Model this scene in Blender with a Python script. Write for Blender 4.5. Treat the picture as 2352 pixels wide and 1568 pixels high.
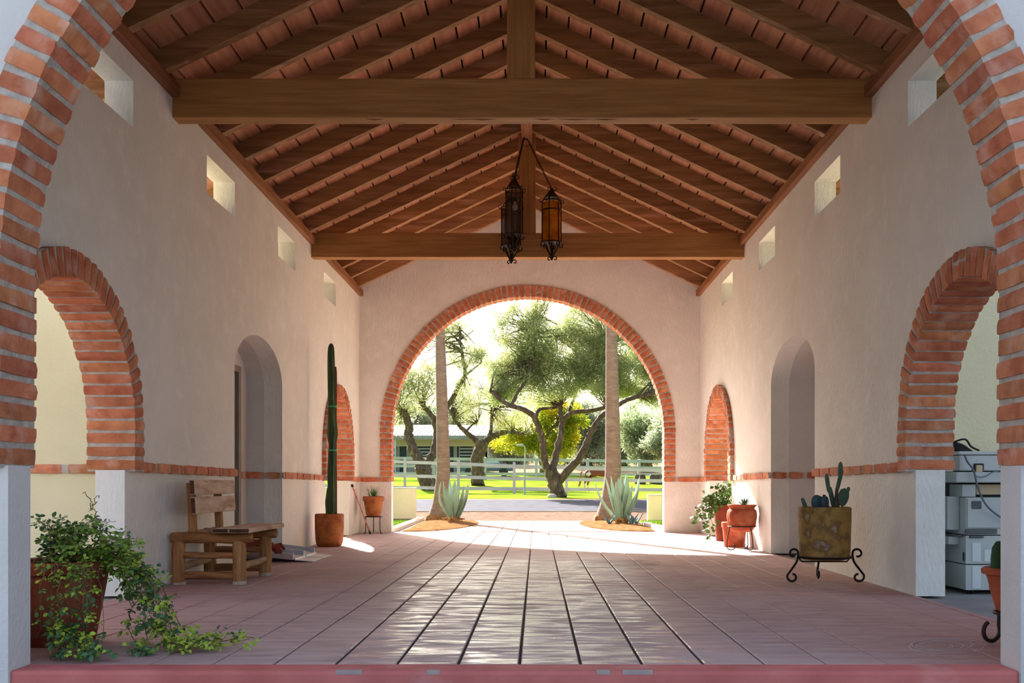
import bpy, bmesh, math, random
from math import pi, sin, cos, sqrt, radians
from mathutils import Vector, Matrix, noise
from mathutils.geometry import tessellate_polygon

random.seed(7)
for o in list(bpy.data.objects):
    bpy.data.objects.remove(o, do_unlink=True)
SC = bpy.context.scene
COL = SC.collection

# ------------------------------------------------------------------ camera
F, VX, VY, H = 2330.0, 1233.0, 1112.0, 0.876      # focal length (px), vanishing point, eye height
cd = bpy.data.cameras.new('camera')
cam = bpy.data.objects.new('camera', cd)
COL.objects.link(cam)
cam.location = (0, 0, H)
cam.rotation_euler = (pi / 2, 0, 0)
cd.sensor_width = 36.0
cd.lens = 36.0 * F / 2352.0
cd.shift_x = -(VX - 1176.0) / 2352.0
cd.shift_y = (VY - 784.0) / 2352.0
cd.clip_end = 600
SC.camera = cam

# ------------------------------------------------------------------ sky, sun, exposure
SUN_DIR = Vector((0.42, -1.0, -0.69)).normalized()   # travel direction of the sunlight
w = bpy.data.worlds.new('sky'); SC.world = w
w.use_nodes = True
wn = w.node_tree.nodes; wl = w.node_tree.links
bgn = wn['Background']
sky = wn.new('ShaderNodeTexSky')
sky.sky_type = 'NISHITA'
sky.sun_disc = False
sky.sun_elevation = math.asin(-SUN_DIR.z)
sky.sun_rotation = math.atan2(-SUN_DIR.x, -SUN_DIR.y)
sky.air_density = 1.0; sky.dust_density = 4.0; sky.ozone_density = 1.0
hs = wn.new('ShaderNodeHueSaturation'); hs.inputs['Saturation'].default_value = 0.85
wl.new(sky.outputs[0], hs.inputs['Color'])
wl.new(hs.outputs[0], bgn.inputs['Color'])
bgn.inputs['Strength'].default_value = 0.16
sl = bpy.data.lights.new('sun', 'SUN')
sl.energy = 9.5; sl.angle = radians(0.6); sl.color = (1.0, 0.95, 0.88)
so = bpy.data.objects.new('sun', sl); COL.objects.link(so)
so.rotation_euler = SUN_DIR.to_track_quat('-Z', 'Y').to_euler()
so.location = (-10, 40, 30)
vs = SC.view_settings
vs.view_transform = 'Standard'; vs.look = 'None'; vs.gamma = 1.0
vs.use_curve_mapping = False
vs.exposure = 1.45

# ------------------------------------------------------------------ pixel helpers
def P(px, py, d):
    """point seen at photo pixel (px,py) standing at distance d"""
    return Vector(((px - VX) * d / F, d, H + (VY - py) * d / F))
def G(px, py, z=0.0):
    """point on the level z seen at photo pixel"""
    d = (H - z) * F / (py - VY)
    return Vector(((px - VX) * d / F, d, z))

# ------------------------------------------------------------------ materials
MATS = {}
def lin(c):
    return tuple(((v / 255.0) / 12.92 if v / 255.0 <= 0.04045 else ((v / 255.0 + 0.055) / 1.055) ** 2.4) for v in c) + (1.0,)
def M(name, c1, c2=None, rough=0.75, scale=6.0, stretch=(1, 1, 1), bump=0.0, bscale=40.0, bstretch=None,
      metallic=0.0, rand=0.0, detail=4.0, lo=0.35, hi=0.65, c3=None, c3scale=2.0, c3lo=0.55, c3hi=0.7,
      spec=0.3, alpha=None, trans=0.0, bdist=0.02):
    if name in MATS: return MATS[name]
    m = bpy.data.materials.new(name); m.use_nodes = True
    n = m.node_tree.nodes; l = m.node_tree.links
    b = n['Principled BSDF']
    b.inputs['Roughness'].default_value = rough
    b.inputs['Metallic'].default_value = metallic
    b.inputs['Specular IOR Level'].default_value = spec
    tc = n.new('ShaderNodeTexCoord'); mp = n.new('ShaderNodeMapping')
    mp.inputs['Scale'].default_value = stretch
    l.new(tc.outputs['Object'], mp.inputs[0])
    oi = None
    if rand:
        oi = n.new('ShaderNodeObjectInfo')
    def nz(sc, vec, det=detail):
        t = n.new('ShaderNodeTexNoise'); t.noise_dimensions = '4D'
        t.inputs['Scale'].default_value = sc; t.inputs['Detail'].default_value = det
        l.new(vec, t.inputs['Vector'])
        if oi:
            k = n.new('ShaderNodeMath'); k.operation = 'MULTIPLY'; k.inputs[1].default_value = 37.0
            l.new(oi.outputs['Random'], k.inputs[0]); l.new(k.outputs[0], t.inputs['W'])
        return t
    col = None
    if c2 is not None:
        t = nz(scale, mp.outputs[0])
        r = n.new('ShaderNodeMapRange'); r.inputs[1].default_value = lo; r.inputs[2].default_value = hi
        l.new(t.outputs[0], r.inputs[0])
        mx = n.new('ShaderNodeMix'); mx.data_type = 'RGBA'
        mx.inputs[6].default_value = lin(c1); mx.inputs[7].default_value = lin(c2)
        l.new(r.outputs[0], mx.inputs[0]); col = mx.outputs[2]
    else:
        rg = n.new('ShaderNodeRGB'); rg.outputs[0].default_value = lin(c1); col = rg.outputs[0]
    if c3 is not None:
        t = nz(c3scale, mp.outputs[0])
        r = n.new('ShaderNodeMapRange'); r.inputs[1].default_value = c3lo; r.inputs[2].default_value = c3hi
        l.new(t.outputs[0], r.inputs[0])
        mx = n.new('ShaderNodeMix'); mx.data_type = 'RGBA'
        l.new(col, mx.inputs[6]); mx.inputs[7].default_value = lin(c3)
        l.new(r.outputs[0], mx.inputs[0]); col = mx.outputs[2]
    if rand:
        h = n.new('ShaderNodeHueSaturation')
        r = n.new('ShaderNodeMapRange'); r.inputs[3].default_value = 1 - rand; r.inputs[4].default_value = 1 + rand
        l.new(oi.outputs['Random'], r.inputs[0]); l.new(r.outputs[0], h.inputs['Value'])
        r2 = n.new('ShaderNodeMapRange'); r2.inputs[3].default_value = 0.5 - rand * 0.05; r2.inputs[4].default_value = 0.5 + rand * 0.05
        k = n.new('ShaderNodeMath'); k.operation = 'MULTIPLY'; k.inputs[1].default_value = 7.31
        fr = n.new('ShaderNodeMath'); fr.operation = 'FRACT'
        l.new(oi.outputs['Random'], k.inputs[0]); l.new(k.outputs[0], fr.inputs[0]); l.new(fr.outputs[0], r2.inputs[0])
        l.new(r2.outputs[0], h.inputs['Hue'])
        l.new(col, h.inputs['Color']); col = h.outputs[0]
    l.new(col, b.inputs['Base Color'])
    if bump:
        mp2 = mp
        if bstretch:
            mp2 = n.new('ShaderNodeMapping'); mp2.inputs['Scale'].default_value = bstretch
            l.new(tc.outputs['Object'], mp2.inputs[0])
        t = nz(bscale, mp2.outputs[0], 5.0)
        bp = n.new('ShaderNodeBump'); bp.inputs['Strength'].default_value = bump; bp.inputs['Distance'].default_value = bdist
        l.new(t.outputs[0], bp.inputs['Height']); l.new(bp.outputs[0], b.inputs['Normal'])
    if trans:
        b.inputs['Transmission Weight'].default_value = trans
    if alpha is not None:
        b.inputs['Alpha'].default_value = alpha
    MATS[name] = m
    return m

stucco = M('stucco', (234, 233, 226), (226, 224, 215), 0.9, 1.2, bump=0.7, bscale=34, bstretch=(1, 1, 0.42), bdist=0.022,
           c3=(240, 238, 231), c3scale=5, c3lo=0.5, c3hi=0.75)
stucco_base = M('stucco_smooth', (220, 216, 212), (208, 204, 201), 0.9, 2.0, bump=0.35, bscale=40, bdist=0.02)
stucco_bounce_cream = M('stucco_bounce_cream', (232, 220, 182), (224, 210, 170), 0.9, 1.5, bump=0.4, bscale=30, bdist=0.02)  # cream stands in for yellowish light bounced onto the side yard walls
brick_m = M('fired_brick', (206, 130, 92), (174, 100, 68), 0.85, 9, bump=0.6, bscale=40, rand=0.15, bdist=0.012,
            c3=(214, 160, 134), c3scale=7, c3lo=0.52, c3hi=0.72)
mortar_m = M('mortar', (198, 188, 176), (168, 158, 148), 0.95, 14, bump=1.0, bscale=22, bdist=0.02)
beam_m = M('beam_wood', (186, 138, 82), (160, 112, 62), 0.62, 3, stretch=(0.5, 4, 9), bump=0.35, bscale=8, bstretch=(0.6, 8, 14), bdist=0.01,
           c3=(200, 154, 106), c3scale=2.5, c3lo=0.6, c3hi=0.85)
post_m = M('post_wood', (186, 138, 82), (160, 112, 62), 0.62, 3, stretch=(9, 9, 0.5), bump=0.3, bscale=8, bstretch=(14, 14, 0.6), bdist=0.01)
rafter_m = M('rafter_wood', (168, 126, 84), (134, 97, 60), 0.7, 3, stretch=(0.5, 6, 6), bump=0.5, bscale=8, bstretch=(0.8, 10, 10), bdist=0.012, rand=0.1,
             c3=(204, 162, 134), c3scale=2.5, c3lo=0.56, c3hi=0.8)
deck_m = M('deck_board', (200, 142, 108), (172, 114, 84), 0.75, 3, stretch=(6, 0.5, 6), bump=0.3, bscale=8, bstretch=(10, 0.8, 10), bdist=0.01, rand=0.14)
plate_m = M('plate_wood', (158, 106, 70), (130, 84, 52), 0.7, 3, stretch=(6, 0.5, 6), bump=0.3, bscale=8, bstretch=(10, 0.8, 10), bdist=0.01, rand=0.1)
roof_m = M('roof_light_block', (40, 30, 26), (30, 22, 18), 0.9, 4)  # dark sheet above the boards, added to block light through their gaps

# ------------------------------------------------------------------ mesh builder
class MB:
    def __init__(s):
        s.v = []; s.f = []
    def add(s, vs, fs):
        o = len(s.v); s.v += [tuple(v) for v in vs]; s.f += [tuple(i + o for i in f) for f in fs]
        return s
    def box(s, lo, hi, mat=None, bev=0.0):
        x0, y0, z0 = lo; x1, y1, z1 = hi
        if bev <= 0:
            vs = [Vector(p) for p in ((x0, y0, z0), (x1, y0, z0), (x1, y1, z0), (x0, y1, z0), (x0, y0, z1), (x1, y0, z1), (x1, y1, z1), (x0, y1, z1))]
            fs = [(3, 2, 1, 0), (4, 5, 6, 7), (0, 1, 5, 4), (1, 2, 6, 5), (2, 3, 7, 6), (3, 0, 4, 7)]
        else:
            bm = bmesh.new(); bmesh.ops.create_cube(bm, size=1)
            for v in bm.verts:
                v.co = Vector(((x0 + x1) / 2 + v.co.x * (x1 - x0), (y0 + y1) / 2 + v.co.y * (y1 - y0), (z0 + z1) / 2 + v.co.z * (z1 - z0)))
            bmesh.ops.bevel(bm, geom=list(bm.edges), offset=bev, segments=2, affect='EDGES', profile=0.6)
            bm.verts.index_update()
            vs = [v.co.copy() for v in bm.verts]; fs = [tuple(v.index for v in f.verts) for f in bm.faces]
            bm.free()
        if mat: vs = [mat @ v for v in vs]
        return s.add(vs, fs)
    def tube(s, pts, rad, seg=8, cap=True, flat=1.0):
        pts = [Vector(p) for p in pts]; n = len(pts)
        if not hasattr(rad, '__len__'): rad = [rad] * n
        up = None; rings = []
        for i, p in enumerate(pts):
            t = (pts[min(i + 1, n - 1)] - pts[max(i - 1, 0)])
            if t.length < 1e-9: t = Vector((0, 0, 1))
            t.normalize()
            if up is None:
                a = Vector((0, 0, 1)) if abs(t.z) < 0.9 else Vector((1, 0, 0))
                up = (a - t * a.dot(t)).normalized()
            else:
                up = up - t * up.dot(t)
                if up.length < 1e-6: up = t.orthogonal()
                up.normalize()
            sd = t.cross(up)
            rings.append([p + (sd * cos(2 * pi * k / seg) + up * sin(2 * pi * k / seg) * flat) * rad[i] for k in range(seg)])
        vs = [v for r in rings for v in r]; fs = []
        for i in range(n - 1):
            for k in range(seg):
                k2 = (k + 1) % seg
                fs.append((i * seg + k, i * seg + k2, (i + 1) * seg + k2, (i + 1) * seg + k))
        if cap:
            fs.append(tuple(range(seg))[::-1]); fs.append(tuple((n - 1) * seg + k for k in range(seg)))
        return s.add(vs, fs)
    def lathe(s, prof, seg=28, c=(0, 0, 0), closed=False, wob=None):
        c = Vector(c); vs = []; fs = []; n = len(prof)
        for i, (r, z) in enumerate(prof):
            for k in range(seg):
                a = 2 * pi * k / seg
                rr = r * (wob(a, z) if wob else 1)
                vs.append(c + Vector((rr * cos(a), rr * sin(a), z)))
        for i in range(n - 1):
            for k in range(seg):
                k2 = (k + 1) % seg
                fs.append((i * seg + k, i * seg + k2, (i + 1) * seg + k2, (i + 1) * seg + k))
        if not closed:
            fs.append(tuple(range(seg))[::-1]); fs.append(tuple((n - 1) * seg + k for k in range(seg)))
        return s.add(vs, fs)
    def mesh(s, name, smooth=False, fix=False):
        me = bpy.data.meshes.new(name); me.from_pydata(s.v, [], s.f); me.update()
        if fix:
            bm = bmesh.new(); bm.from_mesh(me); bmesh.ops.recalc_face_normals(bm, faces=bm.faces); bm.to_mesh(me); bm.free()
        if smooth:
            me.polygons.foreach_set('use_smooth', [True] * len(me.polygons))
            try: me.set_sharp_from_angle(angle=radians(40))
            except Exception: pass
        return me
    def build(s, name, mat, parent=None, smooth=False, fix=False):
        return link(name, s.mesh(name, smooth, fix), mat, parent)

def link(name, me, mat, parent=None):
    if mat is not None and not me.materials: me.materials.append(mat)
    o = bpy.data.objects.new(name, me); COL.objects.link(o)
    if parent is not None: o.parent = parent
    return o
def tag(o, label, cat=None, group=None, kind=None):
    o['label'] = label
    if cat: o['category'] = cat
    if group: o['group'] = group
    if kind: o['kind'] = kind
    return o
def thing(name, label, cat, loc=(0, 0, 0), rz=0.0, group=None, kind=None):
    o = bpy.data.objects.new(name, None); COL.objects.link(o)
    o.location = loc; o.rotation_euler = (0, 0, rz); o.empty_display_size = 0.1
    return tag(o, label, cat, group, kind)
def smooth_path(pts, n=6):
    pts = [Vector(p) for p in pts]; out = []
    for i in range(len(pts) - 1):
        p0 = pts[max(i - 1, 0)]; p1 = pts[i]; p2 = pts[i + 1]; p3 = pts[min(i + 2, len(pts) - 1)]
        for k in range(n):
            t = k / n
            out.append(0.5 * ((2 * p1) + (p2 - p0) * t + (2 * p0 - 5 * p1 + 4 * p2 - p3) * t * t + (3 * p1 - p0 - 3 * p2 + p3) * t ** 3))
    out.append(pts[-1]); return out
def lerp(a, b, t): return a + (b - a) * t

def prism(loops, frame, t0, t1):
    """solid from a polygon with holes; frame(u, v, t) gives the point"""
    mb = MB()
    tris = tessellate_polygon([[Vector((u, v, 0)) for u, v in lp] for lp in loops])
    flat = [p for lp in loops for p in lp]; n = len(flat)
    vs = [frame(u, v, t0) for u, v in flat] + [frame(u, v, t1) for u, v in flat]
    fs = [tuple(t) for t in tris] + [tuple(i + n for i in t)[::-1] for t in tris]
    o = 0
    for lp in loops:
        k = len(lp)
        for i in range(k):
            j = (i + 1) % k
            fs.append((o + i, o + j, n + o + j, n + o + i))
        o += k
    mb.add(vs, fs)
    return mb
FR_XZ = lambda u, v, t: Vector((u, t, v))     # facing along y
FR_YZ = lambda u, v, t: Vector((t, u, v))     # facing along x
def arc(c, z, rx, rz, a0, a1, n=32):
    return [(c + rx * cos(lerp(a0, a1, i / n)), z + rz * sin(lerp(a0, a1, i / n))) for i in range(n + 1)]

def brick_mesh(name, l, wd, h, seed, jit=0.004, nx=3, ny=2, nz=2, rnd=0.16):
    """hand-made block with softened, uneven edges, l x wd x h about its centre"""
    rg = random.Random(seed); idx = {}; vs = []; fs = []
    dims = (nx, ny, nz)
    def vid(i, j, k):
        key = (i, j, k)
        if key not in idx:
            p = [2 * i / nx - 1, 2 * j / ny - 1, 2 * k / nz - 1]
            ext = sum(1 for q in p if abs(q) > 0.99)
            m = min(l, wd, h) * rnd * (0.55 if ext == 2 else 1.0 if ext == 3 else 0)
            q = [p[0] * l / 2, p[1] * wd / 2, p[2] * h / 2]
            if ext >= 2:
                q = [c - (m * (1 if pp > 0 else -1) * 0.5 if abs(pp) > 0.99 else 0) for c, pp in zip(q, p)]
            q = [c + rg.uniform(-jit, jit) for c in q]
            idx[key] = len(vs); vs.append(q)
        return idx[key]
    for i in range(nx):
        for j in range(ny):
            fs.append((vid(i, j, 0), vid(i, j + 1, 0), vid(i + 1, j + 1, 0), vid(i + 1, j, 0)))
            fs.append((vid(i, j, nz), vid(i + 1, j, nz), vid(i + 1, j + 1, nz), vid(i, j + 1, nz)))
    for i in range(nx):
        for k in range(nz):
            fs.append((vid(i, 0, k), vid(i + 1, 0, k), vid(i + 1, 0, k + 1), vid(i, 0, k + 1)))
            fs.append((vid(i, ny, k), vid(i, ny, k + 1), vid(i + 1, ny, k + 1), vid(i + 1, ny, k)))
    for j in range(ny):
        for k in range(nz):
            fs.append((vid(0, j, k), vid(0, j, k + 1), vid(0, j + 1, k + 1), vid(0, j + 1, k)))
            fs.append((vid(nx, j, k), vid(nx, j + 1, k), vid(nx, j + 1, k + 1), vid(nx, j, k + 1)))
    mb = MB(); mb.add(vs, fs)
    me = mb.mesh(name); me.materials.append(brick_m)
    return me
BR = {}
def brick_variants(l, wd, h):
    key = (round(l, 3), round(wd, 3), round(h, 3))
    if key not in BR:
        BR[key] = [brick_mesh('brick', l, wd, h, i + int(l * 1000), 0.0035) for i in range(5)]
    return BR[key]
def place(name, me, parent, xax, yax, zax, loc):
    o = bpy.data.objects.new(name, me); COL.objects.link(o)
    m = Matrix((xax, yax, zax)).transposed().to_4x4(); m.translation = loc
    o.parent = parent; o.matrix_basis = m
    return o
rb = random.Random(3)
def brick_arch(parent, plane, c, zs, r0, r1, zbot, n0, n1, pitch=0.108, h=0.08, split=0.0, sides=(-1, 1), trip=None):
    """brick ring: plane 'xz' or 'yz', centre c, springing zs, radii r0..r1, legs down to zbot, from n0 to n1 along the normal"""
    nm = Vector((0, 1, 0)) if plane == 'xz' else Vector((1, 0, 0))
    hz = Vector((1, 0, 0)) if plane == 'xz' else Vector((0, 1, 0))
    up = Vector((0, 0, 1)); nc = (n0 + n1) / 2; dep = n1 - n0; rw = r1 - r0
    def pt(u, v): return hz * u + up * v + nm * nc
    def put(rad, r_lo, r_hi, centre):
        wv = rb.uniform(-0.004, 0.004)
        me = rb.choice(brick_variants(r_hi - r_lo, dep, h))
        tz = rad.cross(nm)
        if rb.random() < 0.5: xa, ya = rad, nm
        else: xa, ya = rad, -nm
        o = place('brick', me, parent, xa, ya, xa.cross(ya), centre + rad * ((r_lo + r_hi) / 2 + wv) + nm * rb.uniform(-0.0035, 0.0035))
        o.rotation_euler.rotate_axis('Y', rb.uniform(-0.004, 0.004))
        return o
    def course(rad, centre):
        if rb.random() < split:
            cut = r0 + rw * rb.choice((0.36, 0.62))
            put(rad, r0, cut - 0.011, centre); put(rad, cut + 0.011, r1, centre)
        else:
            put(rad, r0, r1, centre)
    rm = (r0 + r1) / 2 if r0 < 1.5 else r0 + 0.06
    n = max(3, int(round(pi * rm / pitch)))
    for i in range(n):
        a = pi * (i + 0.5) / n
        course(hz * cos(a) + up * sin(a), pt(c, zs))
    k = int(round((zs - zbot) / pitch))
    st = (zs - zbot) / k
    for s in sides:
        for i in range(k):
            course(hz * s, pt(c, zbot + (i + 0.5) * st))
    # mortar bed
    e = 0.0115
    outer = arc(c, zs, r1 - 0.006, r1 - 0.006, 0, pi, 48); inner = arc(c, zs, r0 + e, r0 + e, pi, 0, 48)
    lp = [(c + r1 - 0.006, zbot)] + outer + [(c - r1 + 0.006, zbot), (c - r0 - e, zbot)] + inner + [(c + r0 + e, zbot)]
    fr = FR_XZ if plane == 'xz' else FR_YZ
    prism([lp], fr, n0 + e, n1 - e).build('mortar', mortar_m, parent, fix=True)

def belt(parent, p0, p1, out, z0a, z0b, hh=0.085, ln=0.33, gap=0.028, dep=0.1):
    """single course of bricks along p0->p1 (xy), proud towards out; bottom height runs z0a..z0b"""
    p0 = Vector((p0[0], p0[1], 0)); p1 = Vector((p1[0], p1[1], 0)); out = Vector((out[0], out[1], 0))
    L = (p1 - p0).length; n = max(1, int(round(L / ln))); st = L / n
    t = (p1 - p0).normalized(); up = Vector((0, 0, 1))
    for i in range(n):
        f = (i + 0.5) / n
        l = round(st - gap - rb.choice((0, 0, 0.02, 0.05)), 2)
        me = rb.choice(brick_variants(max(l, 0.05), dep, hh))
        zc = lerp(z0a, z0b, f) + hh / 2
        place('brick', me, parent, t, up.cross(t), up, p0 + t * (L * f) + out * (0.035 - dep / 2 + rb.uniform(-.004, .004)) + up * zc)
    mb = MB()
    e = 0.012
    q = [p0 + out * (0.035 - e), p1 + out * (0.035 - e), p1 - out * 0.02, p0 - out * 0.02]
    zz = [z0a, z0b, z0b, z0a]
    mb.add([Vector((a.x, a.y, z + e * .6)) for a, z in zip(q, zz)] + [Vector((a.x, a.y, z + hh - e * .6)) for a, z in zip(q, zz)],
           [(3, 2, 1, 0), (4, 5, 6, 7), (0, 1, 5, 4), (1, 2, 6, 5), (2, 3, 7, 6), (3, 0, 4, 7)])
    mb.build('mortar', mortar_m, parent, fix=True)

# ================================================================== THE BUILDING
XL, XR, TH = -3.23, 2.97, 0.23         # inner wall faces, wall thickness
XC = -0.14                              # middle of the hall
Y0, Y1 = 4.76, 18.47                    # front wall outer face, far wall inner face
ZW = H + 3.425                          # top of side walls
SL = 0.475                              # roof slope
ZR = H + 3.53                           # underside of rafters at the plate edge
RD = 0.20                               # rafter depth measured vertically
def zraf(x): return ZR + SL * (3.01 - abs(x - XC))        # underside of rafters
def zdeck(x): return zraf(x) + RD

ZS_SIDE, RS0, RS1 = 1.295, 0.995, 1.193
CN, CF = 6.995, 16.45                   # side arch centres (near, far)
NI0, NI1, NIC = 10.84, 12.87, 11.855    # niche
def ba(y): return 0.876 + 0.095 - 0.0052 * (y - 8.4)        # belt bottom height along the hall

def side_wall(name, x_in, s, label):
    """s=-1 left wall, +1 right wall"""
    hr = RS0 + 0.06
    lp = [(4.98, 0.0)]
    zc = ba(CN) + .01; zf = ba(CF) + .01
    lp += [(CN - hr + .1, 0.0), (CN - hr + .1, zc), (CN - hr, zc), (CN - hr, ZS_SIDE)]
    lp += arc(CN, ZS_SIDE, hr, hr, pi, 0, 36)[1:]
    lp += [(CN + hr, zc), (7.95, zc), (7.95, 0.0)]
    lp += [(NI0, 0.0), (NI0, 2.1)] + arc(NIC, 2.1, (NI1 - NI0) / 2, 0.5, pi, 0, 28)[1:-1] + [(NI1, 2.1), (NI1, 0.0)]
    lp += [(CF - hr + .06, 0.0), (CF - hr + .06, zf), (CF - hr, zf), (CF - hr, ZS_SIDE)] + arc(CF, ZS_SIDE, hr, hr, pi, 0, 36)[1:] + [(CF + hr, zf), (CF + RS0 - .02, zf), (CF + RS0 - .02, 0.0)]
    lp += [(Y1 + 0.1, 0.0), (Y1 + 0.1, ZW), (4.98, ZW)]
    holes = []
    for y1 in (8.12, 10.85, 13.57, 16.30):
        z0, z1 = H + 2.855, H + 3.228
        holes.append([(y1 - .92, z0), (y1, z0), (y1, z1), (y1 - .92, z1)])
    xo = x_in + s * TH
    o = prism([lp] + holes, FR_YZ, min(x_in, xo), max(x_in, xo)).build(name, stucco, None, fix=True)
    tag(o, label, 'wall', kind='structure')
    xf = x_in - s * 0.07
    xb = x_in + s * 0.325
    a, b = min(xf, xb), max(xf, xb)
    for c in (CN, CF):
        brick_arch(o, 'yz', c, ZS_SIDE, RS0, RS1, ba(c), a, b, pitch=0.101, h=0.082, split=0.12 if s > 0 else 0.03)
    # belt
    for (y0, y1) in ((8.2, NI0 + 0.03), (NI1, CF - RS1 - 0.01), (CF + RS1 + 0.01, Y1)):
        belt(o, (x_in, y0), (x_in, y1), (-s, 0), ba(y0), ba(y1))
    return o
wl_ = side_wall('wall_left', XL, -1, 'long pale stucco wall with brick arches behind the rustic log seat')
wr_ = side_wall('wall_right', XR, 1, 'long pale stucco wall with brick arches behind the prickly pear pot')

# niches: deeper reveal and back
def niche(name, x_in, s, depth, label, door):
    xa = x_in + s * TH; xb = x_in + s * depth
    lp = [(NI0 - .35, 0.0), (NI0, 0.0), (NI0, 2.1)] + arc(NIC, 2.1, (NI1 - NI0) / 2, 0.5, pi, 0, 28)[1:-1] + [(NI1, 2.1), (NI1, 0.0), (NI1 + .35, 0.0), (NI1 + .35, 3.0), (NI0 - .35, 3.0)]
    o = prism([lp], FR_YZ, min(xa, xb), max(xa, xb)).build(name, stucco_base, None, fix=True)
    tag(o, label, 'wall', kind='structure')
    xe = xb + s * 0.08
    if door:
        lp = [(NI0 - .35, 0), (NI0 + .35, 0), (NI0 + .35, 2.3), (NI0 + 1.6, 2.3), (NI0 + 1.6, 0), (NI1 + .35, 0), (NI1 + .35, 3.0), (NI0 - .35, 3.0)]
    else:
        lp = [(NI0 - .35, 0), (NI1 + .35, 0), (NI1 + .35, 3.0), (NI0 - .35, 3.0)]
    prism([lp], FR_YZ, min(xb, xe), max(xb, xe)).build('back_panel', stucco_base, o, fix=True)
    belt(o, (x_in, NI1), (xb, NI1), (0, -1), ba(NI1), ba(NI1), ln=0.22)
    return o
nl_ = niche('wall_niche_left', XL, -1, 0.435, 'arched white door recess behind the aluminium ramp', True)
nr_ = niche('wall_niche_right', XR, 1, 0.62, 'arched white blind recess between the pots', False)
belt(nl_, (XL - .435, NI0 + 1.66), (XL - .435, NI1), (1, 0), ba(NI1), ba(NI1), ln=0.2)
# door in the left niche
dm = M('door_grey', (150, 140, 130), (138, 128, 118), 0.6, 5)
ddk = M('door_dark', (46, 36, 34), (38, 28, 26), 0.5, 5)
do = MB().box((XL - .56, NI0 + .37, 0.06), (XL - .52, NI0 + 1.58, 2.28)).build('door_1', ddk)
tag(do, 'dark door standing in the left arched recess', 'door', kind='structure')
fr = MB()
fr.box((XL - .5, NI0 + 1.52, 0.0), (XL - .40, NI0 + 1.62, 2.32)).box((XL - .5, NI0 + .34, 0.0), (XL - .40, NI0 + .42, 2.32)).box((XL - .5, NI0 + .42, 2.24), (XL - .40, NI0 + 1.52, 2.32))
fr.build('door_frame', dm, do)
MB().box((XL - .50, NI0 + .42, 0.0), (XL - .40, NI0 + 1.52, 0.06)).build('threshold', dm, do)
MB().tube([(XL - .51, NI0 + 1.4, 1.0), (XL - .47, NI0 + 1.4, 1.0), (XL - .47, NI0 + 1.28, 1.0)], .012, 6).build('handle', M('steel', (150, 150, 150), rough=.35, metallic=1), do)

# far wall with the big arch
AFC, AFZ, AF0, AF1 = -0.165, 1.81, 2.473, 2.69
hr = AF0 + 0.05
zb = ba(Y1)
lp = [(XL - TH, 0), (AFC - hr + .04, 0), (AFC - hr + .04, zb + .01), (AFC - hr, zb + .01)] + arc(AFC, AFZ, hr, hr, pi, 0, 60) + [(AFC + hr, zb + .01), (AFC + hr - .04, zb + .01), (AFC + hr - .04, 0), (XR + TH, 0), (XR + TH, zdeck(XR + TH)), (XC, zdeck(XC)), (XL - TH, zdeck(XL - TH))]
wf_ = prism([lp], FR_XZ, Y1, Y1 + TH).build('wall_far', stucco, None, fix=True)
tag(wf_, 'gabled stucco end wall around the arch that frames the trees', 'wall', kind='structure')
zb = ba(Y1)
brick_arch(wf_, 'xz', AFC, AFZ, AF0, AF1, zb, Y1 - 0.03, Y1 + 0.30, pitch=0.104, h=0.083, split=0.08)
belt(wf_, (XL, Y1), (AFC - AF1 - .01, Y1), (0, -1), zb, zb)
belt(wf_, (AFC + AF1 + .01, Y1), (XR, Y1), (0, -1), zb, zb)

# front wall with the near arch
ANC, ANZ, AN0, AN1 = -0.10, 1.82, 2.389, 2.583
wfx0, wfx1 = -3.95, 3.65
lp = [(wfx0, -0.3), (-2.481, -0.3), (-2.481, .965), (ANC - AN0 - .06, .965)] + arc(ANC, ANZ, AN0 + .06, AN0 + .06, pi, 0, 60) + [(ANC + AN0 + .06, .965), (2.272, .965), (2.272, -0.3), (wfx1, -0.3), (wfx1, zdeck(wfx1)), (XC, zdeck(XC)), (wfx0, zdeck(wfx0))]
wn_ = prism([lp], FR_XZ, Y0, Y0 + 0.21).build('wall_front', stucco_base, None, fix=True)
tag(wn_, 'white front wall around the nearest big brick arch', 'wall', kind='structure')
brick_arch(wn_, 'xz', ANC, ANZ, AN0, AN1, 0.955, 4.70, 5.06, pitch=0.108, h=0.087, split=0.1)

# ------------------------------------------------------------------ roof
mb = MB()
for s in (-1, 1):
    xe = XC + s * 3.95
    za, zb2 = zdeck(xe) + .045, zdeck(XC) + .045
    q = [(xe, 4.3, za), (XC, 4.3, zb2), (XC, 19.0, zb2), (xe, 19.0, za)]
    mb.add(q + [(x, y, z + .06) for x, y, z in q], [(0, 1, 2, 3), (7, 6, 5, 4), (0, 4, 5, 1), (1, 5, 6, 2), (2, 6, 7, 3), (3, 7, 4, 0)])
ceil = mb.build('ceiling', roof_m, fix=True)
tag(ceil, 'open timber ceiling of brown rafters and boards', 'ceiling', kind='structure')
# deck boards, running along the hall
bw = 0.2355
me_b = {}
for s in (-1, 1):
    me = MB()
    w2 = bw - 0.02
    q = [(0, 0, 0), (s * w2, 0, -SL * w2), (s * w2, 14.6, -SL * w2), (0, 14.6, 0)]
    me.add(q + [(x, y, z + .035) for x, y, z in q], [(0, 1, 2, 3), (7, 6, 5, 4), (0, 4, 5, 1), (1, 5, 6, 2), (2, 6, 7, 3), (3, 7, 4, 0)])
    m_ = me.mesh('deck_board', fix=True); m_.materials.append(deck_m)
    for i in range(16):
        o = link('deck_board', m_, None, ceil)
        x = XC + s * (0.02 + i * bw)
        o.location = (x, 4.35, zdeck(x))
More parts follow.
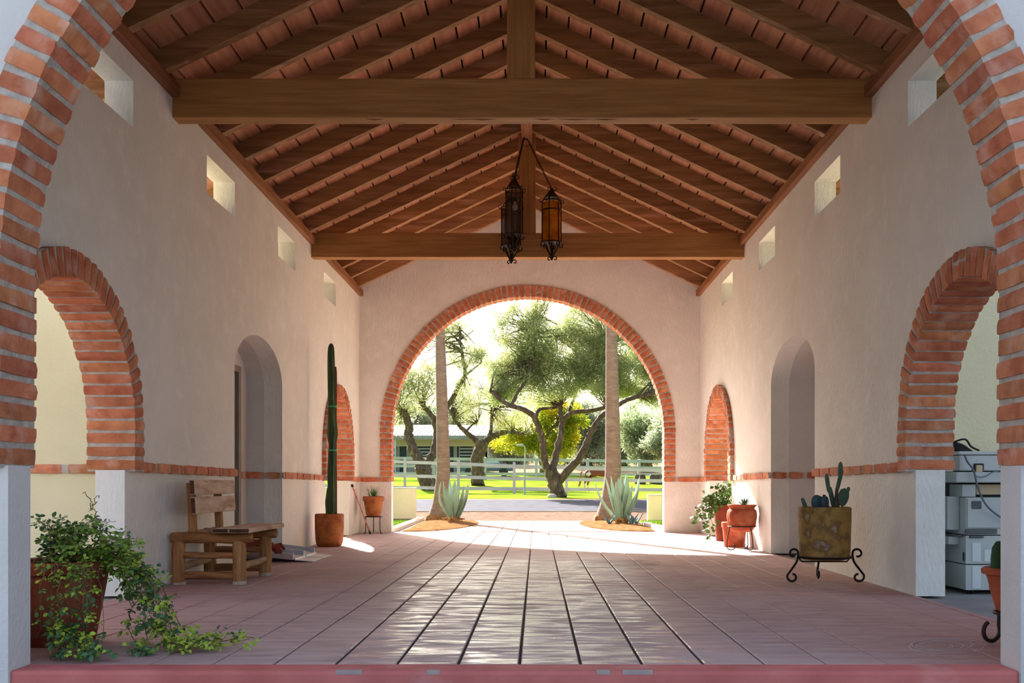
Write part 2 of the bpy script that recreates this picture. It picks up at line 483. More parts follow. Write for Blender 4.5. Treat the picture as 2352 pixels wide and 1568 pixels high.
# rafters
RY = [10.19 + 0.785 * k for k in range(-7, 11)]
rw_ = 0.095
for s in (-1, 1):
    prof = []
    x1 = XC + s * 0.075; x0 = XC + s * 3.85
    lpz = [(x0, zraf(x0)), (x1, zraf(x1)), (x1, zraf(x1) + RD), (x0, zraf(x0) + RD)]
    mbr = prism([[(a - XC, b) for a, b in lpz]], FR_XZ, 0, rw_)
    # a slightly uneven, worn lower edge
    m_ = mbr.mesh('rafter', fix=True); m_.materials.append(rafter_m)
    for y in RY:
        if any(abs(y - q) < 0.05 for q in (0,)): continue
        o = link('rafter', m_, None, ceil)
        o.location = (XC, y, 0)
# plates, blocking
for s, xi in ((-1, XL), (1, XR)):
    a = xi - s * 0.07; b = xi + s * TH
    segs = [(4.98, 8.98), (9.175, 14.51), (14.71, Y1)]
    for y0, y1 in segs:
        mb = MB().box((min(a, b), y0, ZW), (max(a, b), y1, ZW + 0.1)); mb.build('wall_plate', plate_m, ceil)
    yy = [4.98] + RY + [Y1]
    for i in range(len(yy) - 1):
        y0 = yy[i] + (rw_ if i > 0 else 0); y1 = yy[i + 1]
        if y1 - y0 < 0.05: continue
        xb = xi + s * 0.02
        z1 = zdeck(xb + s * .05)
        MB().box((min(xb, xb + s * .045), y0 + .002, ZW + .1), (max(xb, xb + s * .045), y1 - .002, z1)).build('blocking', plate_m, ceil)
# ridge beam
MB().box((XC - .075, 4.97, H + 4.855), (XC + .075, Y1, zdeck(XC) - .03)).build('ridge_beam', plate_m, ceil)
# trusses
for yb in (8.99, 14.52):
    mb = MB().box((XL - .06, yb, H + 3.25), (XR + .06, yb + .175, H + 3.598), bev=0.012)
    mb.build('tie_beam', beam_m, ceil, fix=True)
    if yb < 10:
        MB().box((-.264, yb + .002, H + 3.598), (-.015, yb + .17, zdeck(XC) - .09), bev=.008).build('king_post', post_m, ceil, fix=True)
    else:
        MB().box((-.264, yb + .002, H + 3.598), (-.121, yb + .17, zdeck(XC) - .09), bev=.008).build('king_post', post_m, ceil, fix=True)
        MB().box((-.122, yb + .012, H + 3.598), (-.015, yb + .17, zdeck(XC) - .09), bev=.008).build('king_post', post_m, ceil, fix=True)
# rough lower edges of the tie beams: split grain
for (px, py, L) in ((1105, 281, .30), (1060, 283, .2), (1320, 283, .35), (1250, 282, .22), (1390, 284, .25), (860, 276, .2), (1590, 284, .15)):
    p = P(px, 1112 - 3.25 * F / 9.02, 9.02)
    MB().tube([p + Vector((-L / 2, 0, .002)), p + Vector((0, .02, -.004)), p + Vector((L / 2, .01, .002))], [.002, .006, .002], 5).build('splinter', rafter_m, ceil)

# ------------------------------------------------------------------ side yard walls seen through arches; unseen wings, left one added to block sun
lp = [(-5.5, 0), (XL - TH, 0), (XL - TH, 3.4), (-5.5, 3.4)]
o = prism([lp], FR_XZ, 9.1, 9.3).build('wall_side_yard_left', stucco_bounce_cream, None, fix=True)
tag(o, 'cream wall of the side yard seen through the nearest left arch', 'wall', kind='structure')
belt(o, (-5.4, 9.1), (XL - TH, 9.1), (0, -1), ba(8.0), ba(8.0), ln=.36)
lp = [(XR + TH, 0), (5.3, 0), (5.3, 3.4), (XR + TH, 3.4)]
o = prism([lp], FR_XZ, 9.1, 9.3).build('wall_side_yard_right', stucco_bounce_cream, None, fix=True)
tag(o, 'cream wall behind the old copier in the right side yard', 'wall', kind='structure')
for s, x, nm, lb in ((-1, -5.5, 'wall_sunblock_left', 'unseen stucco wall on the left, added to block low sun'), (1, 5.3, 'wall_wing_right', 'outer stucco wall of the right house wing')):
    o = MB().box((min(x, x + s * .25), 9.1, 0), (max(x, x + s * .25), 20.5, 3.9 if s < 0 else 3.4)).build(nm, stucco_bounce_cream)  # left wall raised to shrink the sun patch on the hall floor
    tag(o, lb, 'wall', kind='structure')

# ------------------------------------------------------------------ floor
def tile_mat(outdoor=False):
    m = bpy.data.materials.new('sun_darkened_tile' if outdoor else 'stamped_tile'); m.use_nodes = True
    n = m.node_tree.nodes; l = m.node_tree.links; b = n['Principled BSDF']
    g = n.new('ShaderNodeNewGeometry')
    def mapn(sc):
        k = n.new('ShaderNodeMapping'); k.inputs['Scale'].default_value = sc; l.new(g.outputs['Position'], k.inputs[0]); return k
    def noise_(sc, vec, det=4, dist=0.0):
        t = n.new('ShaderNodeTexNoise'); t.inputs['Scale'].default_value = sc; t.inputs['Detail'].default_value = det
        t.inputs['Distortion'].default_value = dist
        l.new(vec, t.inputs['Vector']); return t
    def rng(src, a, bb, c=0.0, d=1.0):
        r = n.new('ShaderNodeMapRange'); r.inputs[1].default_value = a; r.inputs[2].default_value = bb; r.inputs[3].default_value = c; r.inputs[4].default_value = d
        l.new(src, r.inputs[0]); return r.outputs[0]
    def mix(fac, A, B):
        k = n.new('ShaderNodeMix'); k.data_type = 'RGBA'
        l.new(fac, k.inputs[0])
        for i, q in ((6, A), (7, B)):
            if isinstance(q, tuple): k.inputs[i].default_value = q
            else: l.new(q, k.inputs[i])
        return k.outputs[2]
    grain = noise_(3.0, mapn((1.0, 4.0, 1)).outputs[0], 6, 0.6)
    patch = noise_(0.7, mapn((1, 1.6, 1)).outputs[0], 5)
    c = mix(rng(grain.outputs[0], .38, .62), lin((196, 170, 166)), lin((172, 146, 142)))
    c = mix(rng(patch.outputs[0], .48, .7), c, lin((198, 174, 168)))
    if outdoor: c = mix(rng(patch.outputs[0], .4, .6), lin((150, 128, 120)), lin((164, 142, 134)))  # outdoor copy of the tile, darkened so sunlight does not bleach it
    # red worn pigment by the front edge and along the walls
    sx = n.new('ShaderNodeSeparateXYZ'); l.new(g.outputs['Position'], sx.inputs[0])
    ax = n.new('ShaderNodeMath'); ax.operation = 'ADD'; ax.inputs[1].default_value = 0.1; l.new(sx.outputs[0], ax.inputs[0])
    ab = n.new('ShaderNodeMath'); ab.operation = 'ABSOLUTE'; l.new(ax.outputs[0], ab.inputs[0])
    e = rng(ab.outputs[0], 1.2, 3.0)
    e2 = rng(sx.outputs[1], 12.0, 5.0)
    mu = n.new('ShaderNodeMath'); mu.operation = 'MULTIPLY'; l.new(e, mu.inputs[0]); l.new(e2, mu.inputs[1])
    mu2 = n.new('ShaderNodeMath'); mu2.operation = 'MULTIPLY'; mu2.inputs[1].default_value = 0.75; l.new(mu.outputs[0], mu2.inputs[0])
    c = mix(mu2.outputs[0], c, lin((164, 100, 92)))
    # damp patch near the middle of the hall
    def blob(cx, cy, rx, ry, f):
        mp = n.new('ShaderNodeMapping'); mp.vector_type = 'POINT'
        mp.inputs['Location'].default_value = (-cx / rx, -cy / ry, 0); mp.inputs['Scale'].default_value = (1 / rx, 1 / ry, 0)
        l.new(g.outputs['Position'], mp.inputs[0])
        ln = n.new('ShaderNodeVectorMath'); ln.operation = 'LENGTH'; l.new(mp.outputs[0], ln.inputs[0])
        ad = n.new('ShaderNodeMath'); ad.operation = 'ADD'; l.new(ln.outputs['Value'], ad.inputs[0])
        nn = noise_(1.6, g.outputs['Position'], 4)
        l.new(rng(nn.outputs[0], .3, .7, -.35, .35), ad.inputs[1])
        return rng(ad.outputs[0], 1.0, .8, 0, f)
    wet = blob(0.85, 11.15, 0.5, 0.85, .55)
    c = mix(wet, c, lin((116, 90, 80)))
    l.new(c, b.inputs['Base Color'])
    # polished wheel path down the middle
    mid0 = rng(ab.outputs[0], 1.5, 0.75); midy = rng(sx.outputs[1], 13.5, 11.0)
    mm = n.new('ShaderNodeMath'); mm.operation = 'MULTIPLY'; l.new(mid0, mm.inputs[0]); l.new(midy, mm.inputs[1]); mid = mm.outputs[0]
    rg = noise_(3.4, mapn((0.8, 3.0, 1)).outputs[0], 7, 1.1)
    r_low = rng(rg.outputs[0], .40, .60, .2, .62)
    rm = n.new('ShaderNodeMix'); rm.data_type = 'FLOAT'
    l.new(mid, rm.inputs[0]); rm.inputs[2].default_value = 0.78; l.new(r_low, rm.inputs[3])
    l.new(rm.outputs[0], b.inputs['Roughness'])
    b.inputs['Specular IOR Level'].default_value = 0.08 if outdoor else 0.3
    if outdoor: rm.inputs[2].default_value = 0.95; r_o = b.inputs['Roughness']; m.node_tree.links.remove(r_o.links[0]); r_o.default_value = .95
    bp = n.new('ShaderNodeBump'); bp.inputs['Strength'].default_value = 0.35; bp.inputs['Distance'].default_value = 0.012
    l.new(rg.outputs[0], bp.inputs['Height']); l.new(bp.outputs[0], b.inputs['Normal'])
    return m
tile_m = tile_mat(); tile_out = tile_mat(True)
grout_m = M('groove_concrete', (74, 58, 58), (58, 46, 46), 0.9, 8)
n_ = grout_m.node_tree.nodes; l_ = grout_m.node_tree.links      # pale lime fills the joints away from the worn wheel path
g_ = n_.new('ShaderNodeNewGeometry'); sx_ = n_.new('ShaderNodeSeparateXYZ'); l_.new(g_.outputs['Position'], sx_.inputs[0])
a_ = n_.new('ShaderNodeMath'); a_.operation = 'ABSOLUTE'; l_.new(sx_.outputs[0], a_.inputs[0])
r_ = n_.new('ShaderNodeMapRange'); r_.inputs[1].default_value = 1.0; r_.inputs[2].default_value = 1.5; l_.new(a_.outputs[0], r_.inputs[0])
m_ = n_.new('ShaderNodeMix'); m_.data_type = 'RGBA'; m_.inputs[6].default_value = lin((66, 54, 54)); m_.inputs[7].default_value = lin((178, 156, 150))
l_.new(r_.outputs[0], m_.inputs[0]); l_.new(m_.outputs[2], n_['Principled BSDF'].inputs['Base Color'])
slab_red = M('slab_edge_red', (214, 122, 114), (194, 104, 98), 0.75, 4, bump=.3, bscale=20, c3=(212, 160, 152), c3scale=3, c3lo=.6, c3hi=.75)
TP = 0.30
fx0, fx1 = XL - .02, XR + .02
floor = MB().box((fx0, 4.80, -0.3), (fx1, 18.9, -0.012)).build('floor', grout_m)
tag(floor, 'red-brown stamped tile floor of the covered hall', 'floor', kind='structure')
lip = MB().box((-2.485, 4.775, -0.31), (2.275, 4.96, 0.0), bev=0.02).build('nosing', slab_red, floor, fix=True)
pm = M('patched_concrete', (186, 168, 160), (168, 152, 146), .9, 12)
for px0, px1 in ((770, 832), (980, 1010), (1370, 1402), (1430, 1500)):
    a = (px0 - VX) * 4.775 / F; b = (px1 - VX) * 4.775 / F
    MB().box((a, 4.7735, -.02), (b, 4.80, .0008), bev=.003).build('patch', pm, floor, fix=True)
xs = []
k = -12
while True:
    x = -0.085 + TP * k
    if x > fx1: break
    xs.append(x); k += 1
ys = [12.15 + TP * k for k in range(-24, 23)]
cells = []
rt = random.Random(5)
xb_ = [fx0] + [x for x in xs if fx0 + .05 < x < fx1 - .05] + [fx1]
for j in range(len(ys) - 1):
    for i in range(len(xb_) - 1):
        cells.append((xb_[i], xb_[i + 1], ys[j], ys[j + 1]))
tcache = {}
def tile_mesh(wx, wy, g1, g2):
    key = (round(wx, 3), round(wy, 3), round(g1, 4))
    if key not in tcache:
        hx, hy = wx / 2 - g1, wy / 2 - g2
        mb = MB(); q = 0.005
        lo_ = [(-hx, -hy, -.012), (hx, -hy, -.012), (hx, hy, -.012), (-hx, hy, -.012)]
        mid_ = [(-hx, -hy, -q), (hx, -hy, -q), (hx, hy, -q), (-hx, hy, -q)]
        up_ = [(-hx + q, -hy + q * .6, 0), (hx - q, -hy + q * .6, 0), (hx - q, hy - q * .6, 0), (-hx + q, hy - q * .6, 0)]
        mb.add(lo_ + mid_ + up_, [(0, 1, 5, 4), (1, 2, 6, 5), (2, 3, 7, 6), (3, 0, 4, 7), (4, 5, 9, 8), (5, 6, 10, 9), (6, 7, 11, 10), (7, 4, 8, 11), (8, 9, 10, 11)])
        me = mb.mesh('tile'); me.materials.append(tile_m); tcache[key] = me
    return tcache[key]
cells.sort(key=lambda c: (c[2], abs(c[0])))
rest = MB(); cnt = 0
for (x0, x1, y0, y1) in cells:
    inner = abs((x0 + x1) / 2 + .1) < 1.35
    g1 = 0.0075 if inner else 0.004
    me = tile_mesh(x1 - x0, y1 - y0, g1, 0.0009 if abs(y1 - 12.15) > .01 and abs(y0 - 12.15) > .01 else .006)
    cx, cy = (x0 + x1) / 2, (y0 + y1) / 2
    if cnt < 300:
        o = link('tile', me, None, floor); o.location = (cx, cy, rt.uniform(-.0012, .0006)); cnt += 1
    else:
        dz = rt.uniform(-.001, .0006)
        rest.add([(v.co.x + cx, v.co.y + cy, v.co.z + dz) for v in me.vertices], [tuple(p.vertices) for p in me.polygons])
o = rest.build('tile_field', tile_m, floor); o['kind'] = 'stuff'
# outdoor walk: same tiles, colour darkened to offset the sun's glare
walk_grout = M('walk_joint', (112, 94, 88), (98, 82, 76), .9, 8)
pw = [(-2.62, 18.7), (2.35, 18.7), (2.35, 19.2), (1.35, 20.2), (.95, 21.8), (.95, 23.6), (1.3, 24.4), (-1.75, 24.4), (-1.28, 23.6), (-1.28, 21.8), (-1.6, 20.2), (-2.62, 19.2)]
walk = MB().box((-2.8, 18.9, -.2), (2.5, 24.4, -.012)).build('floor_walk', walk_grout)
tag(walk, 'sunlit tile walk leading out between the two palms', 'floor', kind='structure')
ysw = [18.9] + [12.15 + TP * k for k in range(23, 41)] + [24.4]
rest = MB()
for j in range(len(ysw) - 1):
    for i in range(len(xb_) - 1):
        x0, x1, y0, y1 = xb_[i], xb_[i + 1], ysw[j], ysw[j + 1]
        if x0 < -2.81 or x1 > 2.56: continue
        me = tile_mesh(x1 - x0, y1 - y0, .004, .002)
        cx, cy = (x0 + x1) / 2, (y0 + y1) / 2
        rest.add([(v.co.x + cx, v.co.y + cy, v.co.z) for v in me.vertices], [tuple(p.vertices) for p in me.polygons])
o = rest.build('tile_field', tile_out, walk); o['kind'] = 'stuff'

# ground around
conc = M('concrete_grey', (150, 144, 140), (132, 128, 124), .9, 3, bump=.2, bscale=30)
drive = M('forecourt_bounce_grey', (120, 122, 126), (104, 106, 110), .95, 8, bump=.5, bscale=40)  # unseen ground, laid for bounce; grey keeps the bounced light neutral
o = MB().box((XR + .021, 4.97, -.3), (5.4, 18.4, -.02)).build('floor_side_yard_right', conc); tag(o, 'grey concrete floor under the copier', 'floor', kind='structure')
o = MB().box((-5.5, 4.97, -.3), (XL - .021, 18.4, -.02)).build('floor_side_yard_left', conc); tag(o, 'grey concrete floor beyond the left arches', 'floor', kind='structure')
o = MB().box((-30, -30, -.5), (30, 4.76, -.31)).build('ground_front', drive); tag(o, 'unseen grey forecourt before the front arch, toned for its bounced light', 'ground', kind='structure')

prof = [(17.0, -.03), (24.3, -.03), (28.0, .14), (34.0, .365), (40.0, .385), (56.0, .40), (80.0, 1.6), (130.0, 3.6), (260, 7.0)]
def gz(y):
    for (a, za), (b, zb) in zip(prof, prof[1:]):
        if a <= y <= b: return lerp(za, zb, (y - a) / (b - a))
    return prof[-1][1] if y > prof[-1][0] else prof[0][1]
def strip(name, y0, y1, x0, x1, mat, label, cat, dz=0.0, ny=12, nx=24, wob=0.0):
    mb = MB(); vs = []; fs = []
    for j in range(ny + 1):
        for i in range(nx + 1):
            x = lerp(x0, x1, i / nx); y = lerp(y0, y1, j / ny)
            if wob and j in (0, ny): y += noise.noise(Vector((x * .6, j, 3))) * wob
            vs.append((x, y, gz(y) + dz))
    for j in range(ny):
        for i in range(nx):
            a = j * (nx + 1) + i
            fs.append((a, a + 1, a + nx + 2, a + nx + 1))
    mb.add(vs, fs)
    o = mb.build(name, mat, smooth=True); tag(o, label, cat, kind='structure'); return o
gravel_m = M('gravel', (130, 108, 94), (104, 84, 72), .95, 5, spec=.0, bump=.6, bscale=60, c3=(112, 92, 80), c3scale=3)
asph = M('asphalt', (76, 76, 84), (62, 62, 70), .95, 3, spec=.05, bump=.3, bscale=60)
grass_m = M('lawn_grass', (116, 142, 44), (88, 114, 32), .95, 1.2, spec=.0, bump=.8, bscale=50, c3=(138, 156, 54), c3scale=.35, c3lo=.45, c3hi=.65)
dirt_m = M('dirt', (156, 128, 106), (134, 106, 86), .95, 1.0, spec=.0, bump=.4, bscale=20)
strip('ground_gravel', 17.0, 28.2, -24, 24, gravel_m, 'pale gravel verge before the asphalt drive', 'ground', -.02, wob=.0)
strip('road', 28.0, 34.0, -60, 60, asph, 'grey asphalt drive crossing behind the palms', 'road', .0, wob=.15, nx=120)
strip('ground_verge', 33.8, 37.0, -60, 60, dirt_m, 'bare earth verge along the drive', 'ground', -.008, nx=60)
strip('lawn', 35.8, 84.0, -70, 70, grass_m, 'bright green lawn behind the white rail fence', 'lawn', .0, ny=40, wob=.9, nx=140)
strip('ground_paddock', 83.0, 260.0, -200, 200, dirt_m, 'bare paddock earth beyond the lawn', 'ground', -.05, ny=20)

# ================================================================== FURNITURE AND POTS
def part(mb, name, mat, root, smooth=False, fix=False, top=None):
    """mb is in world coordinates; parts hang on their root (or on a part of it, all at the root's origin)"""
    L = Vector((top or root).location)
    mb.v = [tuple(Vector(v) - L) for v in mb.v]
    o = mb.build(name, mat, root, smooth, fix)
    return o
def V(*a): return Vector(a)

def wob_tube(mb, a, b, r0, r1, seg=12, n=7, rough=.006, seed=0, round_end=True, flat=1.0):
    rg = random.Random(seed); a = Vector(a); b = Vector(b); L = (b - a).length
    pts, rr = [], []
    if round_end:
        d = (b - a).normalized()
        ex = [0, .012 / L, .03 / L]
        ts = ex + [lerp(ex[-1], 1 - ex[-1], i / n) for i in range(1, n)] + [1 - e for e in ex[::-1]]
        fac = [.72, .92, 1.0] + [1.0] * (n - 1) + [1.0, .92, .72]
    else:
        ts = [i / n for i in range(n + 1)]; fac = [1] * (n + 1)
    for t, f in zip(ts, fac):
        p = a.lerp(b, t)
        j = rough if .05 < t < .95 else 0
        pts.append(p + Vector((rg.uniform(-j, j), rg.uniform(-j, j), rg.uniform(-j, j))))
        rr.append(lerp(r0, r1, t) * f * (1 + rg.uniform(-.05, .05) * (1 if f == 1 else 0)))
    return mb.tube(pts, rr, seg, flat=flat)

# ---------------------------------------------------------------- rustic log seat
log_v = M('log_wood_upright', (180, 130, 82), (136, 90, 50), .8, 4, stretch=(10, 10, 1.0), bump=.6, bscale=9, bstretch=(12, 12, 1), bdist=.012, c3=(176, 140, 100), c3scale=3, c3lo=.55, c3hi=.75)
log_x = M('log_wood_cross', (164, 114, 70), (122, 78, 42), .8, 4, stretch=(1, 9, 9), bump=.6, bscale=9, bstretch=(1, 12, 12), bdist=.012, c3=(160, 120, 80), c3scale=3, c3lo=.58, c3hi=.8)
log_y = M('log_wood_long', (176, 144, 112), (140, 108, 78), .8, 4, stretch=(9, 1, 9), bump=.6, bscale=9, bstretch=(12, 1, 12), bdist=.012)
plank_m = M('weathered_plank', (214, 188, 166), (176, 142, 114), .8, 3, stretch=(7, 1, 5), bump=.5, bscale=8, bstretch=(12, 1, 8), bdist=.01, c3=(120, 82, 56), c3scale=3.2, c3lo=.6, c3hi=.72)
end_m = M('plank_end', (92, 60, 42), (70, 44, 30), .85, 12, bump=.3)
foot_m = M('worn_foot', (190, 178, 164), (160, 140, 120), .9, 20)
root = thing('rustic_log_chair', 'rustic log seat with plank back and weathered plank seat against left wall', 'chair', (-2.86, 9.3, 0))
ya, yb = 8.87, 9.72
for i, (x, y) in enumerate(((-3.13, ya), (-2.60, ya), (-3.13, yb), (-2.60, yb))):
    mb = wob_tube(MB(), (x, y, .0), (x, y, .385), .059, .057, 14, 7, .004, 20 + i)
    lg = part(mb, 'leg', log_v, root, True)
    mb = MB().lathe([(.0595, 0.001), (.0615, .012), (.061, .03), (.0585, .034)], 14, (x, y, 0)); part(mb, 'worn_foot', foot_m, lg, True, top=root)
for i, y in enumerate((ya, yb)):
    part(wob_tube(MB(), (-3.2, y, .410), (-2.488, y, .408), .049, .048, 14, 8, .004, 31 + i), 'seat_rail', log_x, root, True)
    part(wob_tube(MB(), (-3.12, y, .255), (-2.61, y, .255), .03, .03, 10, 5, .003, 33 + i), 'stretcher', log_x, root, True)
    part(wob_tube(MB(), (-3.12, y, .08), (-2.61, y, .082), .037, .036, 10, 5, .004, 35 + i), 'stretcher', log_x, root, True)
for i, x in enumerate((-3.13, -2.60)):
    part(wob_tube(MB(), (x + .02, ya, .155), (x, yb + .02, .165), .034, .03, 10, 6, .005, 41 + i), 'stretcher', log_y, root, True)
part(wob_tube(MB(), (-3.06, ya + .03, .44), (-3.06, yb, .44), .03, .03, 10, 6, .004, 45), 'stretcher', log_y, root, True)
# seat planks
for i, (x0, x1, y0) in enumerate(((-2.80, -2.655, 8.735), (-2.65, -2.47, 8.72))):
    mb = MB().box((x0, y0, .456), (x1, 9.92, .497), bev=.008); pk = part(mb, 'seat_plank', plank_m, root, fix=True)
    MB_ = MB().box((x0 + .006, y0 - .003, .461), (x1 - .006, y0 + .004, .492)); part(MB_, 'end_grain', end_m, pk, top=root)
# back posts (leaning a little) and planks
for i, y in enumerate((8.92, 9.66)):
    mb = MB()
    R = Matrix.Translation((-3.02, y, .42)) @ Matrix.Rotation(radians(-3), 4, 'Y')
    mb.box((-.03, -.036, 0), (.03, .036, .47), R, bev=.008); part(mb, 'back_post', log_v, root, fix=True)
for i, (z0, z1) in enumerate(((.618, .765), (.785, .915))):
    mb = MB(); R = Matrix.Translation((-2.985 - (.009 * i), 0, z0)) @ Matrix.Rotation(radians(-3), 4, 'Y')
    mb.box((-.005, 8.77, 0), (.04, 9.93 - .01 * i, z1 - z0), R, bev=.008); pk = part(mb, 'back_plank', plank_m, root, fix=True)
    mb = MB().box((0.0, 8.766, .007), (.035, 8.774, z1 - z0 - .007), R); part(mb, 'end_grain', end_m, pk, top=root)

# ---------------------------------------------------------------- aluminium ramp at the door
alu = M('aluminium', (206, 208, 214), (184, 186, 194), .35, 6, stretch=(1, 12, 1), metallic=.85, bump=.15, bscale=30)
aluw = M('aluminium_lip', (226, 226, 228), (206, 208, 212), .45, 6, metallic=.6)
root = thing('wheelchair_ramp', 'silver aluminium wheelchair ramp rising to the left recess door', 'ramp', (-3.0, 12.0, 0))
slope = lambda x: .012 + (-2.62 - x) * .135
for j, (y0, y1) in enumerate(((11.42, 11.93), (11.98, 12.5))):
    q = [(-3.60, y0, slope(-3.60)), (-2.72, y0, slope(-2.72)), (-2.72, y1, slope(-2.72)), (-3.60, y1, slope(-3.60))]
    mb = MB().add(q + [(x, y, z + .018) for x, y, z in q], [(3, 2, 1, 0), (4, 5, 6, 7), (0, 1, 5, 4), (1, 2, 6, 5), (2, 3, 7, 6), (3, 0, 4, 7)])
    part(mb, 'tread', alu, root)
    for y in (y0, y1):
        s = .022
        q = [(-3.6, y - s / 2, slope(-3.6) - .02), (-2.74, y - s / 2, slope(-2.74) - .004), (-2.74, y + s / 2, slope(-2.74) - .004), (-3.6, y + s / 2, slope(-3.6) - .02)]
        hh = .07
        part(MB().add(q + [(x, yy, z + hh) for x, yy, z in q], [(3, 2, 1, 0), (4, 5, 6, 7), (0, 1, 5, 4), (1, 2, 6, 5), (2, 3, 7, 6), (3, 0, 4, 7)]), 'side_rail', alu, root)
    q = [(-2.73, y0 + .01, .02), (-2.52, y0 + .01, .002), (-2.52, y1 - .01, .002), (-2.73, y1 - .01, .02)]
    part(MB().add(q + [(x, y, z + .008) for x, y, z in q], [(3, 2, 1, 0), (4, 5, 6, 7), (0, 1, 5, 4), (1, 2, 6, 5), (2, 3, 7, 6), (3, 0, 4, 7)]), 'lip', aluw, root)
part(MB().box((-3.3, 11.40, .10), (-3.22, 11.408, .135)), 'yellow_sticker', M('yellow_tape', (220, 200, 30), rough=.5), root)
# reddish driftwood lying by the ramp
rw = M('red_wood', (140, 62, 40), (104, 42, 26), .7, 6, stretch=(2, 8, 8), bump=.5, bscale=12)
mb = MB().tube(smooth_path([(-3.42, 10.95, .05), (-3.2, 11.0, .19), (-3.0, 11.0, .235), (-2.86, 10.98, .19), (-2.76, 10.97, .145)], 5),
               [.06 + .012 * sin(i * 1.9) - .0006 * i * i * .12 for i in range(21)], 10)
dw = thing('driftwood', 'gnarled red-brown wood piece lying between log seat and ramp', 'wood', (-3.1, 11.0, 0))
part(mb, 'trunk', rw, dw, True)
part(MB().tube([(-2.86, 10.98, .19), (-2.78, 11.02, .22), (-2.74, 11.03, .17)], [.03, .026, .014], 8), 'snag', rw, dw, True)
part(MB().tube([(-3.30, 10.98, .12), (-3.28, 11.0, .03), (-3.27, 11.0, .0)], [.03, .03, .025], 8), 'snag', rw, dw, True)

# ---------------------------------------------------------------- pots
terra = M('terracotta', (178, 92, 58), (150, 70, 42), .85, 5, bump=.25, bscale=30, c3=(196, 130, 100), c3scale=3, c3lo=.56, c3hi=.75)
terra_dark = M('terracotta_dark', (140, 66, 44), (112, 48, 32), .85, 4, bump=.3, bscale=30, c3=(160, 92, 66), c3scale=3, c3lo=.58, c3hi=.75)
terra_rust = M('glazed_rust', (176, 102, 44), (120, 58, 28), .6, 9, bump=.25, bscale=25, c3=(176, 116, 60), c3scale=4, c3lo=.58, c3hi=.75)
soil_m = M('soil', (70, 52, 40), (50, 36, 28), .95, 15, bump=.8, bscale=30)
iron_m = M('black_iron', (34, 30, 30), (24, 22, 22), .5, 10, metallic=.4)
def pot(root, c, prof, mat, inner=.03, rimh=0.05, soil_z=None, seg=32, wob=None, rim=None):
    """prof: list of (r, z) outside from bottom to rim"""
    top_r, top_z = prof[-1]
    full = [(prof[0][0] * .6, prof[0][1])] + list(prof) + [(top_r - inner * .3, top_z + .006), (top_r - inner, top_z - .002), (top_r - inner * 1.15, top_z - .12), (top_r * .4, top_z - .13)]
    part(MB().lathe(full, seg, c, wob=wob), 'pot_body', mat, root, True, fix=True)
    if rim:
        r, z0, z1 = rim
        part(MB().lathe([(r - .02, z0), (r, z0 + .004), (r + .004, (z0 + z1) / 2), (r, z1 - .004), (r - .02, z1)], seg, c), 'rim', mat, root, True, fix=True)
    sz = soil_z if soil_z is not None else top_z - .05
    part(MB().lathe([(top_r - inner * 1.05, sz - .02), (top_r - inner * 1.05, sz), (top_r * .5, sz + .012), (.001, sz + .015)], 20, c), 'soil', soil_m, root, True)
def scroll(c0, dirv, size, turns=1.25, r=.008, up=1, n=26):
    """spiral in the vertical plane of dirv"""
    pts = []
    for i in range(n + 1):
        t = i / n; a = t * turns * 2 * pi; rr = size * (1 - .72 * t)
        pts.append((a, rr))
    return pts

# tall cactus pot by the far left arch
c = V(-2.94, 14.38, 0)
root = thing('cactus_pot', 'rust glazed pot with tall column cactus by far left arch', 'potted cactus', c)
pot(root, c, [(.155, 0), (.175, .015), (.192, .07), (.2, .18), (.203, .3), (.204, .44), (.2, .455)], terra_rust)
cac = M('column_cactus', (58, 84, 42), (36, 58, 34), .6, 3, stretch=(6, 6, 1), bump=.2, c3=(110, 116, 70), c3scale=2, c3lo=.6, c3hi=.75)
def ribbed(path, rad, ribs=6, seg=36, depth=.22):
    mb = MB(); vs = []; fs = []
    for (p, r) in zip(path, rad):
        for k in range(seg):
            a = 2 * pi * k / seg
            rr = r * (1 - depth * (0.5 - 0.5 * cos(ribs * a)))
            vs.append(Vector(p) + Vector((rr * cos(a), rr * sin(a), 0)))
    n = len(path)
    for i in range(n - 1):
        for k in range(seg):
            k2 = (k + 1) % seg
            fs.append((i * seg + k, i * seg + k2, (i + 1) * seg + k2, (i + 1) * seg + k))
    fs.append(tuple(range(seg))[::-1]); fs.append(tuple((n - 1) * seg + k for k in range(seg)))
    return mb.add(vs, fs)
# width profile read up the stem: (z, x offset, radius)
st = [(.40, .0, .062), (.5, .005, .078), (.62, .0, .082), (.78, .01, .072), (.86, .012, .056), (.93, .012, .062), (1.05, .012, .062), (1.2, .016, .06), (1.34, .02, .058), (1.44, .02, .05), (1.5, .022, .066), (1.58, .022, .078), (1.68, .022, .072), (1.8, .02, .062), (2.0, .016, .056), (2.2, .01, .054), (2.4, .006, .054), (2.6, .004, .053), (2.74, .003, .05), (2.82, .003, .042), (2.86, .003, .026), (2.874, .003, .006)]
part(ribbed([c + V(.02 + x, 0, z) for z, x, r in st], [r for z, x, r in st]), 'stem', cac, root, True)
st2 = [(.40, .085, .02), (.9, .08, .022), (1.5, .075, .022), (2.0, .075, .024), (2.45, .078, .024), (2.54, .078, .016), (2.55, .078, .003)]
part(ribbed([c + V(x, .03, z) for z, x, r in st2], [r for z, x, r in st2], 5, 20), 'stake_stem', M('stake_brown', (112, 60, 50), (90, 44, 38), .8, 6), root, True)
tie = M('green_tie', (60, 170, 110), rough=.5)
for z, r in ((1.98, .064), (1.36, .066)):
    part(MB().lathe([(r, z - .012), (r + .004, z), (r, z + .012)], 20, c + V(.04, .01, 0)), 'plant_tie', tie, root, True)

